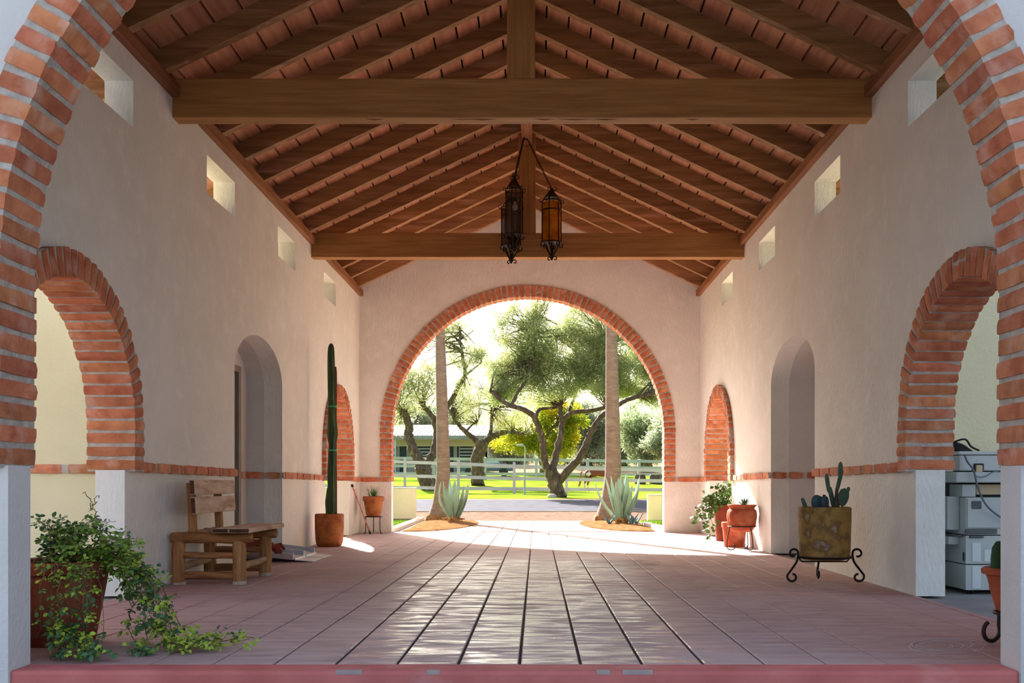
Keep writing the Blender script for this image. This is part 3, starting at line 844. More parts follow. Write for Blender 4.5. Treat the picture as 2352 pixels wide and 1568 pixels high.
# small grass pot on a stand near far left corner
c = V(-2.91, 18.08, 0)
root = thing('plant_stand', 'small black iron stand in the far left corner', 'plant stand', c)
ringz = .30
def ring(mb, c, r, t, seg=24):
    pts = [Vector(c) + V(r * cos(2 * pi * i / seg), r * sin(2 * pi * i / seg), 0) for i in range(seg + 1)]
    return mb.tube(pts, t, 6, cap=False)
part(ring(MB(), c + V(0, 0, ringz), .15, .009), 'ring', iron_m, root, True)
for a in (-.95, 1.0, 3.3):
    d = V(sin(a), -cos(a), 0)
    part(MB().tube([c + d * .15 + V(0, 0, ringz), c + d * .155 + V(0, 0, .06), c + d * .165 + V(0, 0, .012), c + d * .2 + V(0, 0, .008)], .008, 6), 'leg', iron_m, root, True)
rp = thing('grass_pot', 'rust clay pot of green grass on iron stand in far left corner', 'potted plant', c + V(0, 0, ringz + .009))
cc = c + V(0, 0, ringz + .009)
pot(rp, cc, [(.115, 0), (.14, .06), (.16, .2), (.168, .27), (.19, .275), (.192, .345), (.186, .35)], terra_rust)
gm = M('grass_blade', (92, 130, 60), (60, 96, 40), .6, 8, rand=.2)
rg = random.Random(11)
def blade(p, d, h, lean, wd, n=4):
    p = Vector(p); d = Vector(d).normalized(); sd = V(-d.y, d.x, 0); vs = []; fs = []
    for i in range(n + 1):
        t = i / n; q = p + V(0, 0, h * t * (1 - .25 * lean * t)) + d * (h * lean * t * t); ww = wd * (1 - t) ** .7
        vs += [q - sd * ww / 2, q + sd * ww / 2 + V(0, 0, 0)]
    for i in range(n):
        fs.append((2 * i, 2 * i + 1, 2 * i + 3, 2 * i + 2))
    return vs, fs
for i in range(46):
    a = rg.uniform(0, 2 * pi); r = rg.uniform(0, .1)
    vs_, fs_ = blade(cc + V(r * cos(a), r * sin(a), .3), (cos(a + rg.uniform(-.5, .5)), sin(a), 0), rg.uniform(.16, .3), rg.uniform(.1, .75), .016)
    part(MB().add(vs_, fs_), 'blade', gm, rp)
# walking stick leaning on the far wall
root = thing('walking_stick', 'red walking stick with black tip leaning in far left corner', 'stick', (-3.08, 18.0, 0))
a = V(-3.2, 17.62, .83); b = V(-2.91, 17.72, .02)
part(MB().tube([b, b.lerp(a, .5) + V(.004, 0, 0), a], [.014, .012, .013], 8), 'shaft', M('red_stick', (170, 70, 56), (200, 150, 130), .6, 10, stretch=(1, 1, 3)), root, True)
part(MB().tube([a, a + (a - b).normalized() * .05 + V(.01, 0, 0)], [.022, .018], 8), 'knob', iron_m, root, True)
part(MB().tube([b - (a - b).normalized() * .012, b + (a - b).normalized() * .05], [.018, .016], 8), 'tip', iron_m, root, True)

# ---------------------------------------------------------------- leaves
def leaf_mesh(name, L, W, mat, fold=.25, curl=.2, n=3):
    mb = MB(); vs = []; fs = []
    prof = [(0, .04), (.3, .85), (.6, .95), (.85, .5), (1, .02)]
    for t, ww in prof:
        z = -curl * L * t * t
        vs += [(-W * ww / 2, L * t, z + fold * W * ww / 2), (0, L * t, z), (W * ww / 2, L * t, z + fold * W * ww / 2)]
    for i in range(len(prof) - 1):
        a = 3 * i
        fs += [(a, a + 1, a + 4, a + 3), (a + 1, a + 2, a + 5, a + 4)]
    mb.add(vs, fs); me = mb.mesh(name, True); me.materials.append(mat); return me
def leaf_frame(p, d, up_hint, roll=0.0):
    y = Vector(d).normalized(); z = Vector(up_hint); z = z - y * z.dot(y)
    if z.length < 1e-4: z = y.orthogonal()
    z.normalize(); x = y.cross(z)
    m = Matrix((x, y, z)).transposed().to_4x4()
    m = Matrix.Translation(p) @ m @ Matrix.Rotation(roll, 4, 'Y')
    return m
def leafify(root, leaves, meshes, mat_stuff, limit=300):
    """leaves: list of (matrix, mesh index, scale, size key)"""
    leaves = sorted(leaves, key=lambda q: -q[3])
    L = Matrix.Translation(-Vector(root.location)); mb1 = MB(); mb2 = MB()
    for i, (m, k, s, _) in enumerate(leaves):
        mm = L @ m @ Matrix.Scale(s, 4)
        if i < limit:
            o = bpy.data.objects.new('leaf', meshes[k]); COL.objects.link(o); o.parent = root; o.matrix_basis = mm
        else:
            me = meshes[k]
            if k == 1: mb = mb2
            else: mb = mb1
            mb.add([mm @ v.co for v in me.vertices], [tuple(p.vertices) for p in me.polygons])
    for mb, mt in ((mb1, mat_stuff), (mb2, meshes[1].materials[0])):
        if mb.v:
            o = mb.build('foliage', mt, root, True); o['kind'] = 'stuff'

# ---------------------------------------------------------------- rambling rose pot (near left)
c = V(-2.66, 5.62, 0)
root = thing('rose_pot', 'large terracotta pot with a rambling green rose trailing over the floor beside front pier', 'potted plant', c)
pot(root, c, [(.19, 0), (.2, .01), (.235, .2), (.262, .35), (.268, .39), (.287, .395), (.29, .445), (.283, .452)], terra_dark)
lf_a = M('rose_leaf', (84, 122, 74), (60, 98, 64), .55, 30, rand=.25, spec=.4)
lf_b = M('rose_leaf_young', (168, 186, 70), (140, 166, 54), .55, 30, rand=.2)
lf_s = M('rose_leaf_mass', (82, 120, 72), (58, 96, 62), .55, 8, c3=(110, 140, 50), c3scale=1.6, c3lo=.52, c3hi=.62)
lf_r = M('rose_leaf_red', (170, 90, 60), (200, 140, 60), .6, 30, rand=.2)
stem_m = M('rose_stem', (120, 104, 66), (92, 72, 50), .8, 12)
rose_mesh = [leaf_mesh('leaf', .039, .027, lf_a), leaf_mesh('leaf', .035, .026, lf_b), leaf_mesh('leaf', .028, .018, lf_r)]
rg = random.Random(21); leaves = []
def pp(px, py, d): return P(px, py, d)
stems = []   # (points, radius, leaf density per metre, young share)
base = c + V(0, 0, .42)
def rose_stem(pts, r, dens, young, jitter=.012, sub=5, red=.02, size=1.0):
    pts = smooth_path(pts, sub)
    pts = [p + V(rg.uniform(-jitter, jitter), rg.uniform(-jitter, jitter), rg.uniform(-jitter, jitter)) * (1 if i else 0) for i, p in enumerate(pts)]
    for p in pts:
        if p.z < .012: p.z = .012
    stems.append((pts, r))
    L = sum((b - a).length for a, b in zip(pts, pts[1:]))
    for q in range(int(L * dens)):
        t = rg.uniform(.12, 1) * (len(pts) - 1); i = min(int(t), len(pts) - 2)
        p = pts[i].lerp(pts[i + 1], t - i)
        tang = (pts[i + 1] - pts[i]).normalized()
        side = Vector((rg.gauss(0, 1), rg.gauss(0, 1), rg.gauss(0.1, .7)))
        side = (side - tang * side.dot(tang)).normalized()
        # a sprig of leaflets
        d = (side + tang * .5).normalized(); l = rg.uniform(.03, .075)
        tip = p + d * l
        if tip.z < .02: tip.z = .02 + rg.uniform(0, .03)
        if tip.y < 5.08 and tip.x < -2.44: continue
        n = rg.choice((3, 5, 5))
        k = 1 if rg.random() < young else (2 if rg.random() < red else 0)
        hint = Vector((rg.uniform(-.5, .5), rg.uniform(-.9, .3), 1))
        for j in range(n):
            f = 1 - (j // 2) * .45 - (.0 if j else 0)
            q_ = p.lerp(tip, max(f - .1, .2)) if j else tip
            sd = d if j == 0 else (d * .4 + d.cross(hint).normalized() * (1 if j % 2 else -1)).normalized()
            s = rg.uniform(.55, .95) * size
            if q_.z < .015: q_.z = .015
            if (q_ - c).xy.length < .31 and q_.z < .45: continue
            leaves.append((leaf_frame(q_, sd, hint, rg.uniform(-.5, .5)), k, s, s * (1.0 if k != 2 else .8) + rg.uniform(0, .35) - (q_.y - 5) * .2))
# upper bush
for i in range(34):
    ex = rg.uniform(78, 330); ey = rg.uniform(1185, 1300) + max(0, (ex - 220)) * .55
    e = pp(ex, ey, rg.uniform(5.3, 5.9)); m = base.lerp(e, .55) + V(0, rg.uniform(-.05, .05), rg.uniform(.02, .12))
    rose_stem([base + V(rg.uniform(-.15, .15), rg.uniform(-.12, .12), 0), m, e], .004, 32, .04)
# bare topping twigs
rose_stem([base, pp(225, 1240, 5.5), pp(218, 1180, 5.5), pp(205, 1150, 5.5), pp(193, 1132, 5.5)], .004, 3, 0, red=1, size=.6)
rose_stem([pp(220, 1190, 5.5), pp(240, 1197, 5.5), pp(262, 1196, 5.5)], .003, 4, 0, red=1, size=.6)
rose_stem([pp(214, 1160, 5.5), pp(222, 1145, 5.5), pp(230, 1138, 5.5)], .003, 4, 0, red=1, size=.6)
rose_stem([base, pp(150, 1230, 5.5), pp(122, 1198, 5.5)], .004, 20, 0)
rose_stem([base, pp(280, 1260, 5.5), pp(318, 1237, 5.5)], .003, 7, 0)
# right-hand dangling sweep
for i in range(22):
    ex = rg.uniform(270, 430); ey = lerp(1330, 1480, min(1, max(0, (ex - 270) / 140))) + rg.uniform(-60, 45)
    ed = rg.uniform(5.35, 5.75); e = pp(ex, min(ey, VY + (H - .03) * F / ed), ed)
    m1 = pp(lerp(225, ex, .45), 1262 + rg.uniform(-15, 35), 5.55); m2 = pp(lerp(240, ex, .8), lerp(1275, ey, .5), ed)
    rose_stem([base + V(.12, rg.uniform(-.1, .1), 0), m1, m2, e], .004, 22, .25 + .3 * (ey > 1430))
# trailing runner on the floor
for ys_, pe in ((1470, 590), (1480, 570), (1462, 540), (1478, 520), (1472, 480), (1466, 470)):
    a = G(400, 1478, .05); b = G(lerp(400, pe, .5), ys_ + 2, .04); e = G(pe, ys_ - rg.uniform(0, 14), .06)
    rose_stem([pp(345, 1420, 5.6), a, b, e], .004, 30, .85, size=.9)
rose_stem([pp(300, 1400, 5.55), G(300, 1455, .03), G(330, 1490, .03), G(300, 1497, .02)], .004, 22, .4)
rose_stem([pp(330, 1400, 5.5), pp(335, 1440, 5.4), G(330, 1500, .02)], .004, 30, .3)
# front stems falling in front of the pot
for i in range(13):
    ex = rg.uniform(85, 240); ed = rg.uniform(5.2, 5.3)
    e = pp(ex, rg.uniform(1400, 1500), ed)
    rose_stem([base + V(rg.uniform(-.2, .2), -.1, 0), pp(lerp(155, ex, .7), 1300, 5.28), pp(lerp(155, ex, .9) + rg.uniform(-10, 10), 1360, ed - .03), e], .0035, 15, .35, red=.15, size=.85)
for i in range(11):
    ex = rg.uniform(80, 235); e = G(ex, rg.uniform(1478, 1527), .02)
    if e.y < 5.0: e.y = 5.0
    if e.x < -2.42 and e.y < 5.1: e.x = -2.40
    rose_stem([pp(130 + rg.uniform(-30, 60), 1430, 5.24), e.lerp(pp(130, 1440, 5.2), .5) + V(0, 0, .02), e + V(.02, 0, .02)], .0035, 34, .45)
mb = MB()
for pts, r in stems:
    n = len(pts); mb.tube(pts, [r * (1 - .6 * i / n) for i in range(n)], 4, cap=False)
o = part(mb, 'stems', stem_m, root, True); o['kind'] = 'stuff'
leafify(root, leaves, rose_mesh, lf_s)

# ---------------------------------------------------------------- potted vine and urn cluster by the right wall
c = V(2.93, 15.72, 0)
root = thing('vine_pot', 'tall brown clay pot with bushy green vine by the far right arch', 'potted plant', c)
pot(root, c, [(.14, 0), (.155, .01), (.175, .25), (.192, .46), (.196, .49), (.21, .495), (.212, .55), (.205, .556)], terra_dark)
rg = random.Random(31); leaves = []; stems = []
vl = M('vine_leaf', (98, 130, 62), (70, 104, 46), .5, 20, rand=.25, spec=.4)
vls = M('vine_leaf_mass', (96, 128, 60), (66, 100, 44), .5, 8)
vm = [leaf_mesh('leaf', .075, .062, vl), leaf_mesh('leaf', .06, .055, vl)]
bs = c + V(0, 0, .52)
def vine(pts, dens, size=1):
    pts = smooth_path(pts, 5); stems.append((pts, .006))
    L = sum((b - a).length for a, b in zip(pts, pts[1:]))
    for q in range(int(L * dens)):
        t = rg.uniform(.1, 1) * (len(pts) - 1); i = min(int(t), len(pts) - 2)
        p = pts[i].lerp(pts[i + 1], t - i) + V(rg.gauss(0, .03), rg.gauss(0, .03), rg.gauss(0, .02))
        if p.x > 2.92 and (p.z > 1.2 or p.y < 15.5): p.x = 2.88 - rg.uniform(0, .06)
        if p.z < .03: p.z = .03
        d = V(rg.gauss(-.3, 1), rg.gauss(-.4, 1), rg.gauss(-.35, .5)); s = rg.uniform(.7, 1.15) * size
        leaves.append((leaf_frame(p, d, (rg.uniform(-.6, .2), -.8, .8), rg.uniform(-.5, .5)), rg.choice((0, 1)), s, s))
for i in range(16):
    e = pp(rg.uniform(1645, 1695), rg.uniform(1105, 1165), rg.uniform(15.5, 15.9))
    vine([bs + V(rg.uniform(-.1, .05), 0, 0), bs.lerp(e, .5) + V(0, 0, .08), e], 42)
for i in range(12):
    ex = rg.uniform(1592, 1640); e = pp(ex, rg.uniform(1145, 1195) + (1640 - ex) * .5, rg.uniform(15.3, 15.8))
    vine([bs + V(-.1, 0, 0), pp(lerp(1650, ex, .5), 1140, 15.6), e], 30)
for i in range(5):
    e = pp(rg.uniform(1610, 1640), rg.uniform(1205, 1240), 15.5)
    vine([bs + V(-.15, -.05, 0), pp(1632, 1170, 15.5), e], 24)
mb = MB()
for pts, r in stems:
    n = len(pts); mb.tube(pts, [r * (1 - .6 * i / n) for i in range(n)], 4, cap=False)
o = part(mb, 'stems', stem_m, root, True); o['kind'] = 'stuff'
leafify(root, leaves, vm, vls)
# small pot behind the urn
c2 = V(2.77, 14.22, 0)
root = thing('clay_pot', 'plain orange clay pot standing behind the wire urn stand', 'pot', c2)
pot(root, c2, [(.135, 0), (.142, .01), (.16, .2), (.168, .27), (.178, .275), (.182, .34), (.178, .345)], terra)
# urn on wire stand
c3 = V(2.75, 13.6, 0)
root = thing('urn_stand', 'thin wire stand under the bulging clay urn', 'plant stand', c3)
ringz = .315
part(ring(MB(), c3 + V(0, 0, ringz), .187, .007), 'ring', iron_m, root, True)
for a in (-1.2, .45, 2.6):
    d = V(sin(a), -cos(a), 0)
    pts = smooth_path([c3 + d * .185 + V(0, 0, ringz), c3 + d * .215 + V(0, 0, .2), c3 + d * .235 + V(0, 0, .06), c3 + d * .2 + V(0, 0, .009), c3 + d * .13 + V(0, 0, .01), c3 + d * .105 + V(0, 0, .05), c3 + d * .135 + V(0, 0, .07)], 4)
    part(MB().tube(pts, .007, 6), 'leg', iron_m, root, True)
rp = thing('urn', 'bulging fluted clay urn with small succulent on wire stand', 'potted plant', c3 + V(0, 0, .24))
cu = c3 + V(0, 0, .24)
pot(rp, cu, [(.11, 0), (.15, .03), (.185, .085), (.192, .15), (.202, .20), (.199, .25), (.19, .29), (.165, .31), (.17, .325), (.19, .35), (.195, .36)], terra, wob=lambda a, z: 1 + (.02 * cos(12 * a) if .05 < z < .28 else 0), seg=48)
sucm = M('succulent', (110, 140, 100), (80, 112, 70), .6, 10, rand=.2)
rg = random.Random(5)
for i in range(16):
    a = i * 2.4; el = .35 + .05 * i
    me = leaf_mesh('leaf', .13, .03, sucm, .5, -.1) if i == 0 else me
    o = bpy.data.objects.new('leaf', me); COL.objects.link(o); o.parent = rp
    o.matrix_basis = leaf_frame(V(.03, 0, .345), (cos(a) * cos(el), sin(a) * cos(el), sin(el)), (0, 0, 1)) @ Matrix.Scale(rg.uniform(.7, 1.1), 4)
rg = random.Random(8)
pebm = M('pebble', (200, 192, 180), (170, 160, 150), .9, 20, rand=.1)
mbp = MB().lathe([(.012, -.012), (.022, -.006), (.024, .002), (.015, .012)], 8); mep = mbp.mesh('pebble', True); mep.materials.append(pebm)
for i in range(26):
    a = rg.uniform(0, 2 * pi); r = rg.uniform(.05, .165)
    o = bpy.data.objects.new('pebble', mep); COL.objects.link(o); o.parent = rp; o.location = (r * cos(a), r * sin(a), .325); o.scale = (1, rg.uniform(.7, 1.2), .8)

# ---------------------------------------------------------------- mossy pot with prickly pear on scroll stand
c = V(2.545, 8.98, 0)
root = thing('scroll_stand', 'black wrought iron scroll stand under the mossy pot', 'plant stand', c)
rz_ = .235
part(ring(MB(), c + V(0, 0, rz_), .235, .01, 32), 'ring', iron_m, root, True)
part(MB().tube([c + V(-.235, 0, rz_), c + V(-.2, 0, rz_ - .042), c + V(.2, 0, rz_ - .042), c + V(.235, 0, rz_)], .007, 6), 'cross_bar', iron_m, root, True)
for a in (-1.45, 1.45, 3.05):
    d = V(sin(a), -cos(a), 0)
    def q(r, z): return c + d * r + V(0, 0, z)
    top = [q(.235 + .045 - .045 * cos(t) * (1 - .28 * i / 12), rz_ + .035 + .045 * sin(t) * (1 - .28 * i / 12)) for i, t in ((i, lerp(4.1, -1.4, i / 12)) for i in range(13))][::-1]
    low = [q(.30 - .05 * cos(t) * (1 - .3 * i / 12), .058 + .05 * sin(t) * (1 - .3 * i / 12)) for i, t in ((i, lerp(pi * .95, pi * .95 + 4.4, i / 12)) for i in range(13))]
    pts = smooth_path([q(.29, rz_ + .06), q(.315, rz_ + .045), q(.318, rz_ + .01), q(.29, rz_ - .008 + .0), q(.255, rz_ + .01), q(.25, rz_ + .045), q(.275, rz_ + .075), q(.25, rz_ + .07), q(.238, rz_ + .03), q(.245, rz_ - .03)], 3)
    curl = []
    for i in range(19):   # upper scroll, outside the ring
        t = lerp(-pi * 1.15, pi * .35, i / 18); rr = lerp(.022, .045, i / 18)
        curl.append(q(.285 + rr * cos(t + pi * .5) * 1.0, rz_ + .03 + rr * sin(t + pi * .5)))
    leg = curl + smooth_path([q(.242, rz_ + .02), q(.255, rz_ - .04), q(.30, .13), q(.335, .085)], 4)
    t0 = .25
    for i in range(20):
        t = lerp(t0, -pi * 1.5, i / 19); rr = lerp(.05, .022, i / 19)
        leg.append(q(.292 + rr * cos(t), .062 + rr * sin(t)))
    part(MB().tube(leg, .0105, 7), 'leg', iron_m, root, True)
moss = M('mossy_ceramic', (160, 128, 66), (104, 74, 40), .7, 9, bump=.5, bscale=30, detail=8, lo=.42, hi=.6, c3=(168, 152, 132), c3scale=9, c3lo=.56, c3hi=.66)
cp = c + V(0, 0, rz_ + .01 - .035)
rp = thing('prickly_pear_pot', 'mossy yellow-brown pot with prickly pear on black scroll stand', 'potted cactus', cp)
pot(rp, cp, [(.17, .0), (.2, .01), (.222, .03), (.226, .15), (.229, .3), (.232, .4), (.233, .455), (.228, .462)], moss)
pear = M('prickly_pear', (88, 112, 92), (66, 90, 78), .6, 12, bump=.2, bscale=60, c3=(120, 136, 100), c3scale=5, c3lo=.6, c3hi=.7)
pear_d = M('prickly_pear_blue', (62, 88, 92), (48, 72, 80), .6, 12, bump=.2, bscale=60)
def pad(px, py, w_px, h_px, rot, d, yaw, mat, thick=.02, taper=.7):
    s = d / F; cpt = P(px, py, d)
    hw, hh = w_px * s / 2, h_px * s / 2
    mb = MB(); vs = []; fs = []; n, m = 10, 14
    for i in range(n + 1):
        v = -1 + 2 * i / n; wv = sqrt(max(0, 1 - v * v)); wv *= (taper + (1 - taper) * (v + 1) / 2) if taper < 1 else 1
        for k in range(m):
            a = 2 * pi * k / m
            vs.append(Vector((hw * wv * cos(a), (thick * sin(a)) * sqrt(max(.0, wv)) + .0, hh * v)))
    for i in range(n):
        for k in range(m):
            k2 = (k + 1) % m; fs.append((i * m + k, i * m + k2, (i + 1) * m + k2, (i + 1) * m + k))
    R = Matrix.Translation(cpt) @ Matrix.Rotation(radians(rot), 4, 'Y') @ Matrix.Rotation(yaw, 4, 'Z')
    mb.add([R @ v for v in vs], fs); return mb
for (px, py, w_, h_, rot, d, yaw, mt) in ((1927, 1107, 11, 66, 14, 8.98, 1.0, pear), (1930, 1083, 16, 48, 2, 8.99, .7, pear), (1937, 1142, 34, 44, 10, 8.95, .3, pear),
                                          (1911, 1145, 20, 62, -12, 9.0, .9, pear), (1901, 1110, 8, 48, -8, 8.98, 1.2, pear), (1880, 1155, 46, 34, 38, 8.93, .1, pear_d),
                                          (1895, 1156, 24, 38, -4, 8.88, .2, pear_d), (1848, 1158, 8, 34, -22, 8.95, 1.0, pear), (1921, 1160, 20, 40, 6, 9.0, .4, pear),
                                          (1948, 1125, 9, 16, 12, 8.95, .2, pear), (1893, 1141, 9, 12, 0, 8.88, .2, pear_d)):
    part(pad(px, py, w_, h_, rot, d, yaw, mt), 'pad', mt, rp, True)
part(MB().tube([P(1917, 1185, 8.98), P(1921, 1150, 8.98), P(1922, 1120, 8.98)], [.022, .02, .012], 8), 'stem', M('cactus_cork', (110, 90, 70), (86, 68, 52), .9, 15), rp, True)
# ---------------------------------------------------------------- pot behind the near right pier
c = V(2.64, 5.62, 0)
root = thing('pot_stand', 'rusty iron stand with curled foot behind right front pier', 'plant stand', c)
rus = M('rusty_iron', (60, 44, 40), (40, 30, 28), .6, 12, metallic=.3)
part(ring(MB(), c + V(0, 0, .165), .1, .009), 'ring', rus, root, True)
for a in (-.35, 1.6, 3.6):
    dv = V(-cos(a), -sin(a), 0)
    if a == -.35: dv = V(-.93, -.35, 0).normalized()
    q = lambda r, z: c + dv * r + V(0, 0, z)
    pts = [q(.1, .165), q(.102, .1)]
    for i in range(18):
        t = lerp(0, -pi * 1.35, i / 17); rr = lerp(.062, .05, i / 17)
        pts.append(q(.158 - rr * cos(t), .075 + rr * sin(t)))
    part(MB().tube(pts, .0115, 7), 'leg', rus, root, True)
rp = thing('small_cactus_pot', 'flared terracotta pot with small cactus behind right front pier', 'potted cactus', c + V(0, 0, .174))
cq = c + V(0, 0, .174)
pot(rp, cq, [(.08, 0), (.09, .008), (.112, .09), (.135, .185), (.14, .2), (.162, .206), (.166, .23), (.158, .236)], terra)
part(ribbed([cq + V(-.07, 0, .17 + z) for z in (0, .05, .12, .18, .215, .22)], [.045, .055, .055, .048, .026, .004], 8, 32, .3), 'cactus', cac, rp, True)

# ---------------------------------------------------------------- old copier
cpm = M('copier_plastic', (186, 192, 188), (176, 182, 178), .5, 3)
cpd = M('copier_dark', (96, 100, 100), (80, 84, 86), .5, 3)
cpb = M('copier_beige', (196, 176, 140), rough=.6)
blk = M('black_plastic', (26, 26, 28), rough=.5)
lblm = M('copier_label', (206, 212, 210), rough=.5)
x0, d0 = 3.487, 8.25; x1 = 4.14; d1 = 8.93
root = thing('copier', 'old pale grey office copier on castors in the right side yard', 'copier', (3.8, 8.6, -.02))
def cz(py): return H + (VY - py) * d0 / F
def bx_(name, a, b, mat, par=None, bev=.006):
    return part(MB().box(a, b, bev=bev), name, mat, par or root, fix=True, top=root)
def cpx(px): return (px - VX) * d0 / F
bx_('paper_drawer', (x0, d0, cz(1355)), (x1, d1, cz(1297)), cpm)
md = bx_('paper_drawer', (x0, d0, cz(1295)), (x1, d1, cz(1230)), cpm)
mb_ = bx_('main_body', (x0 + .002, d0 + .004, cz(1228)), (x1, d1, cz(1142)), cpm)
bx_('front_door', (x0 + .012, d0 - .012, cz(1212)), (x1 - .01, d0 + .01, cz(1144)), cpm)
bx_('door_recess', (cpx(2218), d0 - .006, cz(1226)), (cpx(2290), d0 + .02, cz(1214)), cpd)
bx_('handle', (cpx(2226), d0 - .02, cz(1235)), (cpx(2258), d0 + .005, cz(1230)), cpd)
bx_('drawer_panel', (cpx(2232), d0 - .008, cz(1290)), (cpx(2252), d0 + .01, cz(1246)), lblm)
bx_('drawer_panel', (cpx(2260), d0 - .006, cz(1290)), (cpx(2290), d0 + .01, cz(1262)), lblm)
bx_('drawer_panel', (cpx(2232), d0 - .008, cz(1352)), (cpx(2252), d0 + .01, cz(1300)), lblm)
bx_('nameplate', (cpx(2230), d0 - .016, cz(1168)), (cpx(2252), d0 - .011, cz(1150)), cpd)
bx_('side_tray', (x0 - .1, d0 + .12, cz(1218)), (x0, d1 - .1, cz(1140)), cpm)
bx_('side_tray', (x0 - .09, d0 + .12, cz(1252)), (x0, d1 - .1, cz(1234)), cpm)
for zt in (1150, 1200):
    bx_('slot', (x0 - .103, d0 + .3, cz(zt + 22)), (x0 - .098, d0 + .36, cz(zt)), cpd, bev=.001)
bx_('slot', (cpx(2212), d0 - .004, cz(1288)), (cpx(2215), d0 + .01, cz(1268)), blk, bev=.001)
part(MB().tube([(x0 - .06, d0 + .1, cz(1228)), (x0 - .02, d0 + .06, cz(1234)), (x0 + .0, d0 - .02, cz(1226)), (x0 - .02, d0 - .01, cz(1222))], .006, 6), 'latch', cpd, root, True)
bx_('neck', (x0 + .08, d0 + .2, cz(1142)), (x1 - .02, d1, cz(1108)), cpd)
bx_('neck_front', (x0 - .01, d0 + .04, cz(1141)), (x0 + .1, d0 + .3, cz(1112)), cpm)
bx_('paper_stack', (x0 + .13, d0 + .1, cz(1136)), (x1 - .06, d0 + .3, cz(1112)), cpb)
sc_ = bx_('scanner_base', (x0 - .09, d0 - .03, cz(1108)), (x1 + .02, d1, cz(1084)), cpm, bev=.012)
bx_('scanner_lid', (x0 - .05, d0 + .0, cz(1081)), (x1 + .0, d1, cz(1045)), cpm, bev=.012)
bx_('top_cover', (x0 - .06, d0 - .01, cz(1044)), (x1 + .01, d1, cz(1036)), cpm, bev=.008)
bx_('switch_box', (cpx(2240), d0 - .02, cz(1084)), (cpx(2255), d0 + .01, cz(1068)), cpb)
bx_('switch_slot', (cpx(2236), d0 - .012, cz(1080)), (cpx(2259), d0 + .01, cz(1064)), blk)
part(MB().tube(smooth_path([P(2216, 1046, 8.2), P(2222, 1060, 8.18), P(2236, 1080, 8.17), P(2245, 1115, 8.17), P(2262, 1155, 8.17), P(2290, 1182, 8.18), P(2330, 1205, 8.2)], 5), .008, 6), 'cable', M('grey_cable', (96, 100, 108), rough=.6), root, True)
part(MB().tube(smooth_path([P(2232, 1078, 8.2), P(2243, 1094, 8.19), P(2262, 1094, 8.19), P(2282, 1083, 8.19), P(2300, 1084, 8.2)], 5), .004, 6), 'cable', M('grey_cable', (96, 100, 108), rough=.6), root, True)
for xx, yy in ((x0 + .06, d0 + .06), (x1 - .06, d0 + .06), (x0 + .06, d1 - .06), (x1 - .06, d1 - .06)):
    zt = cz(1355)
    mb = MB(); 
    for s in (-.016, .016):
        mb.tube([(xx + s - .009, yy, -.02 + .026), (xx + s + .009, yy, -.02 + .026)], .026, 14)
    wh = part(mb, 'castor', blk, root, True)
    part(MB().box((xx - .02, yy - .02, .02), (xx + .02, yy + .02, zt + .002)), 'castor_fork', cpd, wh, top=root)
# black bag on top of the copier
bg = thing('black_bag', 'crumpled black bag lying on top of the copier', 'bag', (x0 + .03, 8.5, cz(1036) + .003))
mb = MB(); vs = []; fs = []
rg = random.Random(4); zt = cz(1036) + .003
nn, mm = 7, 14
for i in range(nn):
    t = i / (nn - 1)
    for k in range(mm):
        a = 2 * pi * k / mm; r = (1 - .75 * t ** 1.6) * (1 + .16 * noise.noise(Vector((cos(a) * 1.5, sin(a) * 1.5, t * 2))))
        vs.append(Vector((x0 + .03 + .13 * r * cos(a) - .03 * t, 8.5 + .16 * r * sin(a), zt + .082 * t)))
for i in range(nn - 1):
    for k in range(mm):
        k2 = (k + 1) % mm; fs.append((i * mm + k, i * mm + k2, (i + 1) * mm + k2, (i + 1) * mm + k))
fs.append(tuple(range(mm))[::-1]); fs.append(tuple((nn - 1) * mm + k for k in range(mm)))
part(mb.add(vs, fs), 'sack', M('black_cloth', (40, 36, 36), (26, 24, 24), .9, 8, bump=.6, bscale=12), bg, True)
part(MB().tube(smooth_path([(x0 - .05, 8.42, zt + .07), (x0 + .04, 8.36, zt + .1), (x0 + .1, 8.38, zt + .04), (x0 + .16, 8.36, zt + .006)], 4), .008, 6), 'strap', blk, bg, True)
# chalk scribble on the floor at the right
chalk = M('chalk', (196, 190, 196), rough=.95)
rg = random.Random(2)
root = thing('chalk_scribble', 'pale chalk loops drawn on the floor before right front pier', 'chalk mark', G(2165, 1482))
for i in range(4):
    pts = []
    cx, cy = 2160 + rg.uniform(-12, 16), 1482 + rg.uniform(-2, 2)
    for k in range(25):
        t = 2 * pi * k / 24
        p = G(cx + (88 - 17 * i) * cos(t) + rg.uniform(-3, 3), cy + (17 - 3.2 * i) * sin(t)); p.z = .0012; pts.append(p)
    part(MB().tube(pts, .0028, 4, cap=False, flat=.25), 'chalk_line', chalk, root)

